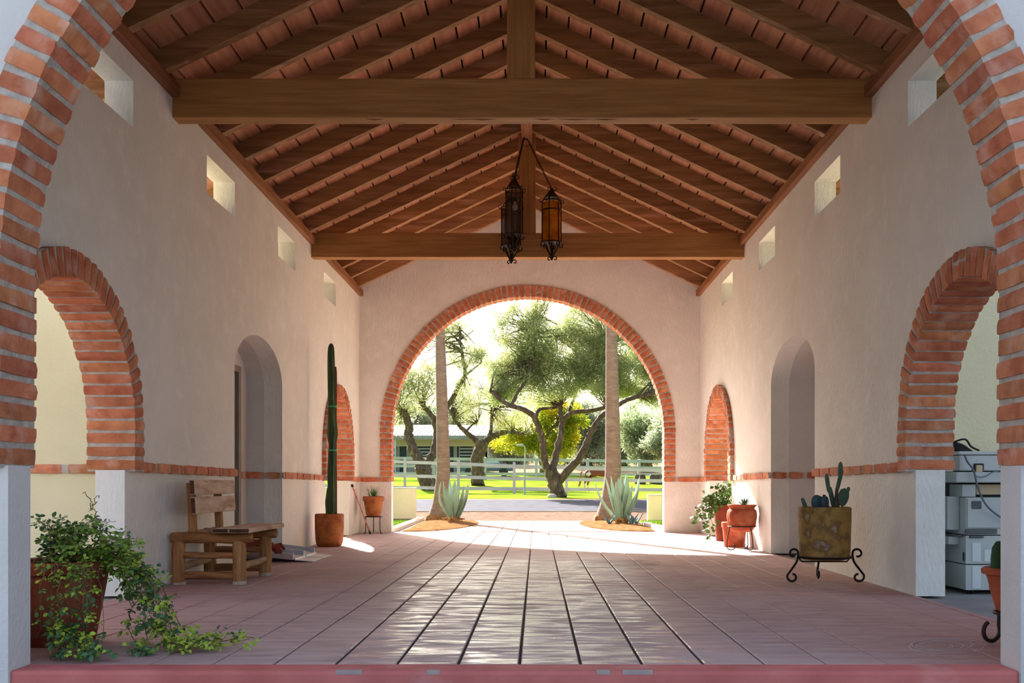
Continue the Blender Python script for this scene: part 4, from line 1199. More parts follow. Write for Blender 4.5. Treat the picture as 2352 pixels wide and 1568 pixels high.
# ---------------------------------------------------------------- lanterns
gl_a = M('amber_glass', (214, 134, 20), (170, 92, 12), .25, 8, alpha=.72)
gl_c = M('dusty_glass', (84, 72, 58), (62, 52, 42), .35, 10, alpha=.35)
lan = M('lantern_iron', (60, 48, 40), (44, 34, 28), .45, 12, metallic=.75)
bulb_m = M('bulb_glass', (236, 232, 216), rough=.3)
def spiral(c, dv, r0, r1, a0, a1, n=16):
    return [c + dv * (lerp(r0, r1, i / n) * cos(lerp(a0, a1, i / n))) + V(0, 0, lerp(r0, r1, i / n) * sin(lerp(a0, a1, i / n))) for i in range(n + 1)]
HOOK = P(1206, 316, 14.25)
def lantern(label, px, y_top, y_bot, d, r, glass, chain_from, bulb):
    """cage from y_top to y_bot (photo rows of the glass body)"""
    zt = H + (VY - y_top) * d / F; zb = H + (VY - y_bot) * d / F; cx = (px - VX) * d / F
    c = V(cx, d, 0)
    L = V(cx, d, zb)
    root = thing('hanging_lantern', label, 'lantern', L, group='wrought iron lanterns hung from the ridge')
    hexa = [V(cos(pi / 3 * k + .26), sin(pi / 3 * k + .26), 0) for k in range(6)]
    for k in range(6):
        h = hexa[k]; h2 = hexa[(k + 1) % 6]
        a, b = c + h * r, c + h2 * r
        mb = MB(); nrm = ((h + h2) / 2).normalized() * .004
        vs = [a + V(0, 0, zb + .02), b + V(0, 0, zb + .02), b + V(0, 0, zt - .02), a + V(0, 0, zt - .02)]
        vs2 = [v - nrm for v in vs]
        part(MB().add(vs + vs2, [(0, 1, 2, 3), (7, 6, 5, 4), (0, 4, 5, 1), (1, 5, 6, 2), (2, 6, 7, 3), (3, 7, 4, 0)]), 'pane', glass, root)
        part(MB().tube([c + h * (r + .004) + V(0, 0, zb), c + h * (r + .004) + V(0, 0, zt)], .008, 6), 'bar', lan, root, True)
        # side curls top
        part(MB().tube(spiral(c + h * (r + .02) + V(0, 0, zt + .01), h, .03, .01, -2.0, 3.8), .005, 5), 'scroll', lan, root, True)
        # roof straps and lower scrolls
        part(MB().tube(smooth_path([c + h * r + V(0, 0, zt), c + h * r * .75 + V(0, 0, zt + .05), c + h * .02 + V(0, 0, zt + .16)], 4), .007, 5), 'strap', lan, root, True)
        pts = smooth_path([c + h * .012 + V(0, 0, zb - .20), c + h * .05 + V(0, 0, zb - .13), c + h * (r * .75) + V(0, 0, zb - .03)], 4) + spiral(c + h * (r * .95) + V(0, 0, zb - .035), h, .04, .012, 2.2, -3.4)
        part(MB().tube(pts, .008, 5), 'scroll', lan, root, True)
        if k % 2 == 0:
            part(MB().tube(spiral(c + h * .05 + V(0, 0, zb - .215), h, .035, .012, 3.0, -2.6), .008, 5), 'scroll', lan, root, True)
            part(MB().tube(spiral(c + h * .05 + V(0, 0, zt + .19), h, .035, .012, -3.0, 2.6), .006, 5), 'scroll', lan, root, True)
    for z, rr in ((zb, r + .006), (zt, r + .006), (lerp(zb, zt, .78), r + .002)):
        part(ring(MB(), c + V(0, 0, z), rr, .009, 18), 'band', lan, root, True)
    part(MB().lathe([(.012, zb - .24), (.03, zb - .2), (.022, zb - .14), (.014, zb - .1), (.014, zb)], 10, c), 'finial', lan, root, True)
    part(MB().lathe([(r * .7, zt + .052), (r * .72, zt + .058), (.03, zt + .15), (.018, zt + .19)], 12, c), 'cap', lan, root, True)
    part(MB().lathe([(.014, zb), (.016, zb + .012), (r * .95, zb + .006), (r, zb), (r, zb - .006), (.02, zb - .004)], 18, c), 'base_plate', lan, root, True)
    if bulb:
        zz = H + (VY - bulb[1]) * d / F; cb = V((bulb[0] - VX) * d / F, d - .02, zz)
        b_ = part(MB().lathe([(.008, -.07), (.026, -.062), (.036, -.04), (.034, -.015), (.022, .015), (.016, .035), (.016, .05)], 14, cb), 'bulb', bulb_m, root, True)
        part(MB().lathe([(.017, .05), (.02, .055), (.02, .1), (.012, .11), (.006, .12), (.006, zt - zz + .05)], 12, cb), 'socket', lan, root, True)
    # chain
    a = c + V(0, 0, zt + .18); b = chain_from
    n = int((b - a).length / .034); mb = MB(); dv = (b - a).normalized(); s1 = dv.orthogonal().normalized(); s2 = dv.cross(s1)
    for i in range(n):
        m0 = a.lerp(b, (i + .5) / n); sx_ = s1 if i % 2 else s2
        pts = [m0 + dv * (.024 * cos(2 * pi * k / 10)) + sx_ * (.011 * sin(2 * pi * k / 10)) for k in range(11)]
        mb.tube(pts, .0045, 5, cap=False)
    o = part(mb, 'chain', lan, root, True)
    return root
lantern('dark iron lantern with a bare bulb behind dusty glass, upper of the left pair', 1181, 437, 540, 14.05, .115, gl_c, HOOK + V(-.01, -.04, 0), (1183, 472))
lantern('dark dusty iron lantern hanging lowest, beside the bare bulb lantern', 1174, 478, 566, 14.32, .135, gl_c, HOOK + V(-.02, .03, 0), None)
lantern('amber glass iron lantern on the right of the cluster', 1267, 463, 558, 14.22, .135, gl_a, HOOK + V(.02, 0, 0), (1262, 512))
o = thing('lantern_hook', 'iron hook under the ridge beam holding the lanterns', 'hook', HOOK + V(0, 0, .05))
part(MB().tube(spiral(HOOK + V(0, 0, .01), V(1, 0, 0), .035, .03, -3.6, 1.5) + [HOOK + V(0, 0, .07), HOOK + V(0, 0, .13)], .008, 6), 'bent_rod', lan, o, True)

# ================================================================== OUTDOORS
mulch_m = M('mulch', (136, 100, 68), (100, 70, 46), .95, 6, spec=.0, bump=.9, bscale=40, c3=(150, 116, 84), c3scale=9)
kerb_m = M('kerb', (206, 190, 176), (186, 170, 156), .9, 5, bump=.2)
def bed(name, label, pts):
    n = len(pts); cx = sum(p[0] for p in pts) / n; cy = sum(p[1] for p in pts) / n
    mb = MB(); vs = []; fs = []
    rings = [(1.0, -.02), (.99, .012), (.8, .03), (.45, .05)]
    m = 6 * n
    sp = smooth_path([V(x, y, 0) for x, y in pts + pts[:1]], 6)[:-1]
    for k, (s, z) in enumerate(rings):
        for p in sp:
            vs.append((cx + (p.x - cx) * s, cy + (p.y - cy) * s, z + noise.noise(Vector((p.x * 3 * s, p.y * 3, k))) * .008 * (k > 1)))
    q = len(sp)
    for k in range(len(rings) - 1):
        for i in range(q):
            j = (i + 1) % q; fs.append((k * q + i, k * q + j, (k + 1) * q + j, (k + 1) * q + i))
    fs.append(tuple((len(rings) - 1) * q + i for i in range(q)))
    o = mb.add(vs, fs).build(name, mulch_m, None, True, fix=True); tag(o, label, 'planting bed', kind='structure'); return o
bed('bed_left', 'mulch bed around the left palm and agave', [(-2.5, 18.82), (-1.95, 19.1), (-1.5, 20.4), (-1.3, 22.4), (-1.45, 24.0), (-2.0, 24.9), (-2.62, 24.9), (-2.6, 22), (-2.52, 20)])
bed('bed_right', 'mulch bed around the right palm and agave', [(2.2, 18.82), (1.5, 19.2), (1.08, 20.6), (.95, 22.6), (1.15, 24.2), (1.8, 24.9), (2.3, 24.6), (2.3, 22), (2.25, 20)])
def kerb(name, label, p0, p1, w_=.14, h_=.07):
    p0 = V(*p0); p1 = V(*p1); t = (p1 - p0).normalized(); s = V(-t.y, t.x, 0) * w_ / 2
    mb = MB(); q = [p0 - s, p0 + s, p1 + s, p1 - s]
    mb.add([v + V(0, 0, -.1) for v in q] + [v + V(0, 0, h_ - .015) for v in q] + [v.lerp((p0 + p1) / 2, .0) * 1 + ((p0 if i in (0, 1) else p1) - v) * .15 + V(0, 0, h_) for i, v in enumerate(q)],
           [(3, 2, 1, 0), (0, 1, 5, 4), (1, 2, 6, 5), (2, 3, 7, 6), (3, 0, 4, 7), (4, 5, 9, 8), (5, 6, 10, 9), (6, 7, 11, 10), (7, 4, 8, 11), (8, 9, 10, 11)])
    o = mb.build(name, kerb_m, fix=True); tag(o, label, 'kerb', kind='structure'); return o
kerb('trim_1', 'pale kerb between left lawn patch and mulch', (-2.66, 18.75, 0), (-2.82, 24.6, 0), .15, .08)
kerb('trim_2', 'pale kerb between right lawn patch and mulch', (2.42, 18.75, 0), (2.3, 21.5, 0), .15, .08)
# lawn patches by the walk
for nm, x0, x1, lb in (('lawn_patch_left', -9, -2.9, 'small lawn patch outside the far arch on the left'), ('lawn_patch_right', 2.42, 9, 'small lawn patch outside the far arch on the right')):
    o = MB().box((x0, 18.72, -.06), (x1, 24.2, .012)).build(nm, grass_m); tag(o, lb, 'lawn', kind='structure')
    rg = random.Random(3); mb = MB()
    a, b = (max(x0, -4.6), x1) if x0 < 0 else (x0, min(x1, 4.2))
    for i in range(5200):
        x = rg.uniform(a, b); y = rg.uniform(18.85, 24.1); an = rg.uniform(0, 6.28); h = rg.uniform(.02, .05)
        mb.add([(x - .006 * cos(an), y - .006 * sin(an), .01), (x + .006 * cos(an), y + .006 * sin(an), .01), (x + rg.uniform(-.02, .02), y + rg.uniform(-.02, .02), .012 + h)], [(0, 1, 2)])
    g_ = mb.build('grass_blades', M('grass_blades', (140, 172, 52), (104, 140, 34), .8, 6), o); g_['kind'] = 'stuff'
# low garden walls
for nm, lb, x0, x1, y, h_ in (('wall_garden_left', 'low pale garden wall beyond the left lawn patch', -9.0, -3.06, 25.6, .80), ('wall_garden_right', 'low pale garden wall beyond the right lawn patch', 2.66, 9.0, 24.3, .64)):
    o = MB().box((x0, y, -.1), (x1, y + .22, h_ - .03), bev=.015).build(nm, stucco_bounce_cream, fix=True); tag(o, lb, 'wall', kind='structure')
    MB().box((x0, y - .012, h_ - .03), (x1 + (.012 if x0 < 0 else 0), y + .232, h_), bev=.008).build('coping', stucco_base, o, fix=True)
o = thing('path_light', 'small round white path light on the left kerb', 'lamp', (-2.60, 22.2, .02))
part(MB().lathe([(.01, .075), (.03, .08), (.045, .11), (.045, .13), (.03, .16), (.005, .168)], 12, (-2.6, 22.2, .0)), 'globe', M('white_globe', (220, 210, 200), rough=.5), o, True)
part(MB().lathe([(.014, .02), (.014, .085)], 8, (-2.6, 22.2, 0)), 'stem', kerb_m, o, True)

# ---------------------------------------------------------------- palms
palm_m = M('palm_bark', (140, 118, 102), (118, 98, 84), .95, 4, stretch=(2, 2, 7), bump=.8, bscale=7, bstretch=(2, 2, 16), bdist=.03, c3=(152, 134, 118), c3scale=2)
boot_m = M('palm_base', (150, 106, 64), (104, 70, 40), .95, 6, stretch=(4, 4, 1), bump=.8, bscale=12)
frond_m = M('palm_frond', (86, 112, 50), (66, 90, 38), .6, 3)
def palm(label, path, rad):
    base = Vector(path[0])
    root = thing('palm_tree', label, 'palm tree', base, group='palms beside the walk')
    pts = smooth_path(path, 8); n = len(pts)
    rr = []
    for i in range(n):
        t = i / (n - 1) * (len(rad) - 1); k = min(int(t), len(rad) - 2); rr.append(lerp(rad[k], rad[k + 1], t - k) * (1 + .012 * sin(i * 7)))
    part(MB().tube(pts, rr, 18), 'trunk', palm_m, root, True)
    r0 = rad[0]
    part(MB().lathe([(r0 * 1.14, -.02), (r0 * 1.08, .06), (r0 * 1.0, .13), (r0 * .84, .17)], 22, base, wob=lambda a, z: 1 + .06 * sin(a * 7 + z * 9)), 'root_collar', boot_m, root, True)
    top = pts[-1]; rg = random.Random(int(base.x * 100))
    for i in range(26):     # fan fronds of the crown, above the picture
        az = i * 2.4; el = rg.uniform(-.5, 1.1); d = V(cos(az) * cos(el), sin(az) * cos(el), sin(el))
        tip = top + d * 1.1
        mb = MB().tube([top, top + d * .6, tip], [.025, .02, .015], 5)
        sd = d.cross(V(0, 0, 1)).normalized(); uu = sd.cross(d)
        for k in range(13):
            a = lerp(-1.25, 1.25, k / 12); dd = (d * cos(a) + sd * sin(a)).normalized()
            e = tip + dd * .75 + V(0, 0, -.12); w_ = dd.cross(uu).normalized() * .03
            mb.add([tip, tip + dd * .4 + w_, e, tip + dd * .4 - w_], [(0, 1, 2, 3)])
        part(mb, 'frond', frond_m, root)
    return root
b1 = P(1003, 1196, 24.0); b1.z = .0
palm('tall palm trunk behind the left agave', [b1, P(1013, 1150, 24.0), P(1018, 1080, 24.0), P(1016, 960, 24.0), P(1011, 760, 24.0), P(1008, 560, 24.0), P(1005, 350, 24.0), P(1003, 130, 24.0)],
     [.25, .19, .163, .145, .112, .108, .105, .1])
b2 = P(1391, 1197, 23.7); b2.z = .0
palm('tall palm trunk behind the right agave', [b2, P(1401, 1150, 23.7), P(1408, 1080, 23.7), P(1407, 960, 23.7), P(1404, 760, 23.7), P(1400, 560, 23.7), P(1397, 350, 23.7), P(1395, 130, 23.7)],
     [.27, .215, .19, .168, .128, .122, .118, .115])

# ---------------------------------------------------------------- agaves
ag_m = M('agave_leaf', (142, 166, 146), (118, 144, 128), .55, 2, stretch=(3, 3, 1), rand=.1, c3=(158, 176, 150), c3scale=3)
ag_d = M('agave_dry', (176, 138, 92), (138, 100, 60), .9, 6)
def agave_leaf(base, pts, wd, mat, root, name='leaf'):
    """fleshy channelled leaf along pts"""
    pts = smooth_path([base] + pts, 5); n = len(pts); mb = MB(); vs = []; fs = []
    for i, p in enumerate(pts):
        t = i / (n - 1); tg = (pts[min(i + 1, n - 1)] - pts[max(i - 1, 0)]).normalized()
        out = V(base.x - root.location.x, base.y - root.location.y, 0)
        out = (pts[-1] - base); out.z = 0
        if out.length < .05: out = V(0, -1, 0)
        out.normalize(); sd = tg.cross(out)
        if sd.length < .1: sd = tg.orthogonal()
        sd.normalize(); nn = sd.cross(tg)
        ww = wd * (lerp(.75, 1.0, min(1, t / .35)) if t < .35 else max(0.02, (1 - ((t - .35) / .65) ** 1.7)))
        th = .035 * (1 - t) + .004
        vs += [p - sd * ww / 2 - nn * (-ww * .18), p - nn * th * .2 + nn * -ww * .0, p + sd * ww / 2 + nn * ww * .18, p - nn * (th + ww * .06)]
    for i in range(n - 1):
        for k in range(4):
            k2 = (k + 1) % 4; fs.append((4 * i + k, 4 * i + k2, 4 * i + 4 + k2, 4 * i + 4 + k))
    fs.append((3, 2, 1, 0)); fs.append(tuple(4 * (n - 1) + k for k in range(4)))
    return part(mb.add(vs, fs), name, mat, root, True, fix=True)
def agave(label, cx, cy, d, tips, dry=7, young=()):
    b = P(cx, cy, d); b.z = .02
    root = thing('agave', label, 'agave', b, group='agaves beside the walk')
    core = b + V(0, 0, .1)
    for (px, py, dd, wd, bow) in tips:
        e = P(px, py, d + dd); m = core.lerp(e, .5) + V((e.x - core.x) * bow, (dd) * bow * .5, -.02)
        bs = core + V((e.x - core.x) * .22, dd * .25, .0)
        agave_leaf(bs, [m, e], wd, ag_m, root)
    rg = random.Random(int(cx))
    for i in range(dry):
        a = rg.uniform(0, 6.28); e = b + V(.28 * cos(a), .26 * sin(a), rg.uniform(.03, .12))
        agave_leaf(b + V(.1 * cos(a), .1 * sin(a), .12), [b + V(.2 * cos(a), .2 * sin(a), .1), e], .09, ag_d, root, 'dry_leaf')
    part(MB().lathe([(.1, -.02), (.14, .04), (.13, .12), (.06, .18)], 12, b), 'crown_stump', ag_d, root, True)
    for (px, py, dd, hpx) in young:
        yb_ = P(px, py, d + dd); yb_.z = .03
        for k in range(6):
            a = k * 1.05 + px; e = yb_ + V(.16 * cos(a), .12 * sin(a), .13 + .06 * (k % 3))
            agave_leaf(yb_, [yb_.lerp(e, .5) + V(0, 0, .01), e], .05, M('agave_pup', (96, 122, 128), (78, 104, 112), .6, 4), root, 'pup_leaf')
    return root
agave('blue-green agave in the left mulch bed', 1042, 1202, 22.3, [
    (1012, 1105, -.1, .12, .55), (1018, 1104, .1, .15, .18), (1033, 1097, .15, .15, .1), (1045, 1102, -.12, .19, .05), (1054, 1106, .05, .2, .05),
    (1078, 1106, .0, .17, .25), (1074, 1110, -.15, .17, .2), (1063, 1122, -.2, .14, .15), (1026, 1120, -.18, .16, .1), (1040, 1112, .25, .16, .0), (1066, 1113, .25, .15, .1)])
agave('larger blue-green agave with small offsets in the right mulch bed', 1428, 1204, 21.6, [
    (1366, 1108, -.1, .15, .2), (1390, 1092, .05, .19, .12), (1403, 1092, .15, .17, .1), (1427, 1088, -.1, .23, .05), (1442, 1093, -.15, .22, .05),
    (1438, 1088, .2, .18, .05), (1470, 1090, .0, .2, .25), (1468, 1096, -.15, .2, .2), (1415, 1105, -.2, .2, .05), (1452, 1112, -.2, .18, .1), (1420, 1096, .25, .16, .0)],
    young=((1400, 1210, -.35, 20), (1452, 1206, -.2, 20), (1462, 1203, -.05, 20)))

# ---------------------------------------------------------------- fences
fw = M('fence_white', (208, 190, 198), (196, 176, 186), .6, 1)
fw2 = M('fence_far_white', (176, 178, 172), (162, 166, 162), .6, 1)
def fence(name, label, posts, hts, rails, mat, rail_h=.15, post_w=.13):
    root = thing(name, label, 'fence', posts[0], group=None)
    for p, h_ in zip(posts, hts):
        po = part(MB().box((p.x - post_w / 2, p.y - post_w / 2, p.z - .1), (p.x + post_w / 2, p.y + post_w / 2, p.z + h_)), 'post', mat, root)
        s = post_w * .62
        part(MB().add([(p.x - s, p.y - s, p.z + h_), (p.x + s, p.y - s, p.z + h_), (p.x + s, p.y + s, p.z + h_), (p.x - s, p.y + s, p.z + h_), (p.x, p.y, p.z + h_ + .07)],
                      [(3, 2, 1, 0), (0, 1, 4), (1, 2, 4), (2, 3, 4), (3, 0, 4)]), 'cap', mat, po, top=root)
    for (p, h0), (q, h1) in zip(zip(posts, hts), zip(posts[1:], hts[1:])):
        for f in rails:
            a = p + V(0, 0, h0 * f); b = q + V(0, 0, h1 * f); t = .025
            vs = [a + V(0, -t, -rail_h / 2), b + V(0, -t, -rail_h / 2), b + V(0, t, -rail_h / 2), a + V(0, t, -rail_h / 2)]
            vs = vs + [v + V(0, 0, rail_h) for v in vs]
            part(MB().add(vs, [(3, 2, 1, 0), (4, 5, 6, 7), (0, 1, 5, 4), (1, 2, 6, 5), (2, 3, 7, 6), (3, 0, 4, 7)]), 'rail', mat, root)
    return root
ps, hs_ = [], []
for px, yb_, yt in ((684, 1100, 1036), (806, 1109, 1043), (930, 1118, 1051), (1053, 1126, 1055), (1181, 1133, 1061), (1301, 1138, 1065), (1420, 1142, 1069), (1545, 1146, 1073), (1670, 1150, 1077)):
    hh = 1.6; d = hh * F / (yb_ - yt); p = P(px, yb_, d); p.z = gz(d)
    # height so that the cap reaches its row in the photograph
    ps.append(p); hs_.append(P(px, yt, d).z - p.z - .05)
fence('rail_fence', 'white three-rail fence in front of the lawn and horse', ps, hs_, (.90, .50, .16), fw, .17, .14)
ps, hs_ = [], []
for i in range(9):
    px = 760 + i * 118
    d = 72.0; zt = P(px, 1046 + 1.6 * i, d).z
    p = P(px, 1090, d); p.z = gz(d); ps.append(p); hs_.append(zt - p.z)
fence('paddock_fence', 'farther pale paddock fence in front of the stable', ps, hs_, (.93, .6, .27), fw2, .2, .2)

# ---------------------------------------------------------------- trees
bark = M('mesquite_bark', (104, 86, 72), (70, 56, 46), .95, 3, stretch=(3, 3, 1), bump=.9, bscale=6, bstretch=(6, 6, 1.2), bdist=.04, c3=(140, 122, 104), c3scale=2)
bark_g = M('green_bark', (120, 116, 84), (92, 88, 60), .9, 3)
def leafmat(name, c1, c2, c3, sc=.5):
    m = M(name, c1, c2, .75, sc, c3=c3, c3scale=sc * 2.3, c3lo=.5, c3hi=.65, spec=.15)
    n = m.node_tree.nodes; l = m.node_tree.links
    b = n['Principled BSDF']; out = n['Material Output']
    tr = n.new('ShaderNodeBsdfTranslucent'); mx = n.new('ShaderNodeMixShader'); mx.inputs[0].default_value = .6
    src = b.inputs['Base Color'].links[0].from_socket
    l.new(src, tr.inputs['Color']); l.new(b.outputs[0], mx.inputs[1]); l.new(tr.outputs[0], mx.inputs[2]); l.new(mx.outputs[0], out.inputs['Surface'])
    return m
lf_main = leafmat('mesquite_leaf', (180, 188, 132), (152, 164, 108), (198, 200, 142))
lf_left = leafmat('mesquite_leaf_pale', (180, 184, 138), (154, 160, 112), (200, 192, 140))
lf_yel = leafmat('yellow_leaf', (170, 176, 44), (140, 154, 40), (206, 178, 30), .35)
lf_far = leafmat('far_leaf', (150, 166, 124), (124, 142, 100), (172, 180, 136), .25)
lf_grey = leafmat('grey_leaf', (158, 168, 138), (134, 146, 116), (178, 184, 148), .25)
def tree(name, label, base, limbs, clumps, d, leaf, brk, seed, ll=.3, lw=.035, group='trees beyond the drive', twig_r=.012, twigs=5, up=.5, mult=2.0):
    """limbs: [(pts, r0, r1)] in world coordinates; clumps: [(px, py, rx, ry, n)] in photo rows at distance d"""
    rg = random.Random(seed)
    root = thing(name, label, 'tree', base, group=group)
    tips = []; tr = MB(); first = True
    for pts, r0, r1 in limbs:
        sp = smooth_path(pts, 6); n = len(sp)
        sp = [p + V(rg.gauss(0, r0 * .1), rg.gauss(0, r0 * .1), 0) if 0 < i else p for i, p in enumerate(sp)]
        rr = [lerp(r0, r1, (i / (n - 1)) ** .8) * (1 + rg.uniform(-.06, .06)) for i in range(n)]
        part(MB().tube(sp, rr, 10), 'trunk' if first else 'limb', brk, root, True); first = False
        tips += sp[n // 2:]
    tw = MB(); fo = MB(); s = d / F
    for (px, py, rx, ry, n) in clumps:
        cpt = P(px, py, d + rg.uniform(-.5, .5) * rx * s); RX = rx * s; RY = ry * s
        near = sorted(tips, key=lambda q: (q - cpt).length)[:6]
        subs = []
        for k in range(max(3, twigs)):
            while True:
                u = Vector((rg.uniform(-1, 1), rg.uniform(-1, 1), rg.uniform(-1, 1)))
                if u.length < 1: break
            e = cpt + V(u.x * RX, u.y * RX, u.z * RY); subs.append(e)
            if near:
                a = rg.choice(near); m = a.lerp(e, .5) + V(rg.gauss(0, .12 * RX), rg.gauss(0, .12 * RX), rg.uniform(-.02, .14) * RY)
                sp = smooth_path([a, m, e], 4)
                tw.tube(sp, [lerp(twig_r * 2.2, twig_r * .5, i / (len(sp) - 1)) for i in range(len(sp))], 4, cap=False)
        for k in range(int(n * mult)):
            e = rg.choice(subs)
            u = Vector((rg.gauss(0, 1), rg.gauss(0, 1), rg.gauss(0, 1))).normalized()
            p = e + V(u.x * RX, u.y * RX, u.z * RY) * (.55 * rg.random() ** .7)
            dr = (u * .7 + (p - cpt).normalized() * .35 + V(0, 0, up) + V(rg.gauss(0, .4), rg.gauss(0, .4), rg.gauss(0, .3))).normalized()
            L = ll * rg.uniform(.5, 1.3); sd = dr.cross(Vector((rg.gauss(0, 1), rg.gauss(0, 1), rg.gauss(0, 1))))
            if sd.length < .01: continue
            sd = sd.normalized() * (lw * rg.uniform(.6, 1.2))
            fo.add([p, p + dr * L * .5 + sd, p + dr * L, p + dr * L * .5 - sd], [(0, 1, 2, 3)])
    if tw.v:
        o = part(tw, 'twigs', brk, root, True); o['kind'] = 'stuff'
    if fo.v:
        o = part(fo, 'foliage', leaf, root); o['kind'] = 'stuff'
    return root
def W(l, d0, dv=None):
    return [P(px, py, d0 + (dv[i] if dv else 0)) for i, (px, py) in enumerate(l)]
# the big mesquite
D = 38.5
b0 = P(1284, 1143, D); b0.z = gz(D) - .03
lm = [([b0, P(1278, 1120, D), P(1270, 1096, D), P(1264, 1080, D)], .30, .24),
      (W([(1264, 1088), (1252, 1062), (1247, 1022), (1238, 985), (1226, 956), (1202, 940), (1174, 932), (1150, 918), (1125, 896)], D, [0, 0, -.2, -.4, -.6, -.8, -1, -1, -1]), .17, .06),
      (W([(1266, 1085), (1278, 1040), (1288, 1000), (1292, 965), (1318, 947), (1355, 943), (1392, 933), (1430, 905), (1470, 880)], D, [0, .2, .3, .5, .6, .7, .8, 1, 1.2]), .16, .05),
      (W([(1276, 1112), (1302, 1082), (1335, 1045), (1352, 1005), (1368, 975), (1388, 950), (1410, 935), (1450, 915), (1495, 905)], D, [0, -.1, -.3, -.4, -.5, -.5, -.6, -.8, -1]), .18, .06),
      (W([(1292, 970), (1288, 950), (1288, 930)], D, [.4, .4, .4]), .11, .08),
      (W([(1352, 1005), (1338, 992), (1333, 978)], D, [-.4, -.4, -.4]), .06, .02),
      (W([(1230, 962), (1240, 940), (1275, 935), (1300, 912), (1330, 880), (1340, 820)], D, [-.4, 0, .4, .8, 1, 1]), .08, .03),
      (W([(1174, 932), (1190, 900), (1215, 860), (1228, 790), (1232, 720)], D, [-1, -.8, -.3, 0, .2]), .07, .03),
      (W([(1300, 960), (1320, 910), (1330, 860), (1370, 800), (1390, 760)], D, [.6, .8, .4, .2, 0]), .07, .03),
      (W([(1392, 933), (1420, 880), (1440, 830), (1450, 780)], D, [.8, 1, 1.2, 1.2]), .06, .03)]
cl = [(1150, 905, 34, 26, 1300), (1172, 868, 44, 40, 1900), (1140, 850, 26, 30, 500), (1215, 850, 45, 42, 2000), (1178, 805, 32, 36, 800), (1228, 790, 40, 45, 1300), (1148, 765, 26, 44, 520),
      (1190, 735, 30, 44, 620), (1235, 715, 26, 36, 520), (1215, 745, 22, 60, 420), (1260, 870, 42, 40, 1700), (1290, 820, 45, 45, 1900), (1290, 760, 40, 38, 1000), (1325, 745, 40, 34, 900), (1330, 870, 40, 36, 1500), (1345, 815, 45, 42, 1900),
      (1375, 770, 40, 40, 1300), (1385, 850, 42, 40, 1800), (1372, 895, 34, 24, 800), (1430, 800, 44, 48, 1700), (1440, 865, 46, 40, 2000), (1480, 830, 36, 46, 1500), (1490, 885, 36, 34, 1300), (1440, 905, 34, 22, 700), (1500, 920, 26, 18, 400), (1300, 895, 30, 22, 500), (1240, 915, 40, 18, 500), (1460, 765, 30, 34, 500), (1530, 870, 30, 40, 800), (1255, 660, 40, 40, 400), (1350, 690, 45, 40, 700), (1430, 720, 40, 40, 700)]
tree('mesquite_tree', 'large spreading mesquite in the middle with three twisted limbs', b0, lm, cl, D, lf_main, bark, 1, .22, .0125, twigs=16, mult=2.6)
# pale stone at its foot
o = thing('stone', 'pale stone lying at the foot of the big mesquite', 'stone', P(1268, 1140, 38))
mb = MB().lathe([(.1, -.05), (.17, .02), (.16, .09), (.08, .14), (.01, .15)], 12, (P(1268, 1140, 38).x, 37.9, gz(37.9)), wob=lambda a, z: 1 + .15 * sin(2 * a + z * 9))
part(mb, 'boulder', M('pale_stone', (186, 176, 166), (160, 150, 140), .9, 6), o, True)
# left mesquite, leaning, behind the fence
D = 59.0
b0 = P(986, 1124, D); b0.z = gz(D) - .05
lm = [([b0, P(975, 1085, D), P(965, 1065, D)], .55, .42),
      (W([(967, 1070), (950, 1035), (938, 1000), (940, 975), (925, 945), (908, 930), (890, 920)], D), .36, .14),
      (W([(972, 1075), (990, 1050), (1002, 1015), (1000, 975), (985, 945), (960, 930)], D, [0, .3, .6, 1, 1, 1]), .3, .12),
      (W([(1000, 980), (1030, 930), (1058, 880), (1068, 850), (1060, 800), (1055, 750)], D, [1, 1, .6, .4, 0, 0]), .2, .06),
      (W([(1065, 865), (1090, 845), (1115, 825)], D, [.4, .3, .3]), .08, .03)]
cl = [(925, 905, 34, 34, 1100), (955, 885, 34, 40, 1300), (970, 850, 30, 40, 800), (985, 900, 34, 34, 900), (940, 940, 30, 22, 500), (1048, 790, 36, 44, 1300), (1070, 830, 40, 34, 1200), (1040, 750, 30, 30, 600), (1105, 825, 30, 30, 700), (1085, 780, 24, 30, 350), (1060, 880, 26, 26, 350), (960, 800, 26, 40, 300), (985, 790, 20, 40, 250), (915, 960, 26, 30, 400)]
tree('mesquite_tree', 'leaning mesquite with forked trunk left of the left palm', b0, lm, cl, D, lf_left, bark, 2, .34, .017, mult=1.5, twigs=7, twig_r=.022)
# second one by the stable end
D = 64.0
b0 = P(1098, 1116, D); b0.z = gz(D) - .05
lm = [([b0, P(1096, 1075, D), P(1100, 1040, D), P(1112, 1015, D)], .46, .38),
      (W([(1108, 1022), (1085, 1005), (1062, 985), (1045, 965), (1034, 945)], D), .22, .08),
      (W([(1110, 1018), (1135, 1000), (1165, 992), (1205, 996), (1225, 990)], D), .26, .06),
      (W([(1120, 1008), (1128, 985), (1130, 950), (1140, 925)], D), .16, .06),
      (W([(1070, 990), (1085, 975), (1095, 970), (1100, 960)], D), .08, .03)]
cl = [(1060, 930, 40, 30, 500), (1100, 920, 44, 36, 700), (1150, 935, 40, 36, 700), (1180, 970, 34, 26, 500), (1085, 960, 30, 24, 300), (1210, 975, 26, 22, 300), (1130, 900, 36, 30, 400), (1140, 965, 36, 22, 400), (1075, 895, 36, 26, 450), (1165, 905, 36, 30, 600), (1110, 875, 34, 26, 350), (1040, 905, 30, 30, 350), (1190, 930, 30, 26, 400)]
tree('mesquite_tree', 'sparse mesquite with low spreading limbs at the stable end', b0, lm, cl, D, lf_left, bark, 3, .32, .015, mult=1.6, twigs=8, twig_r=.022)
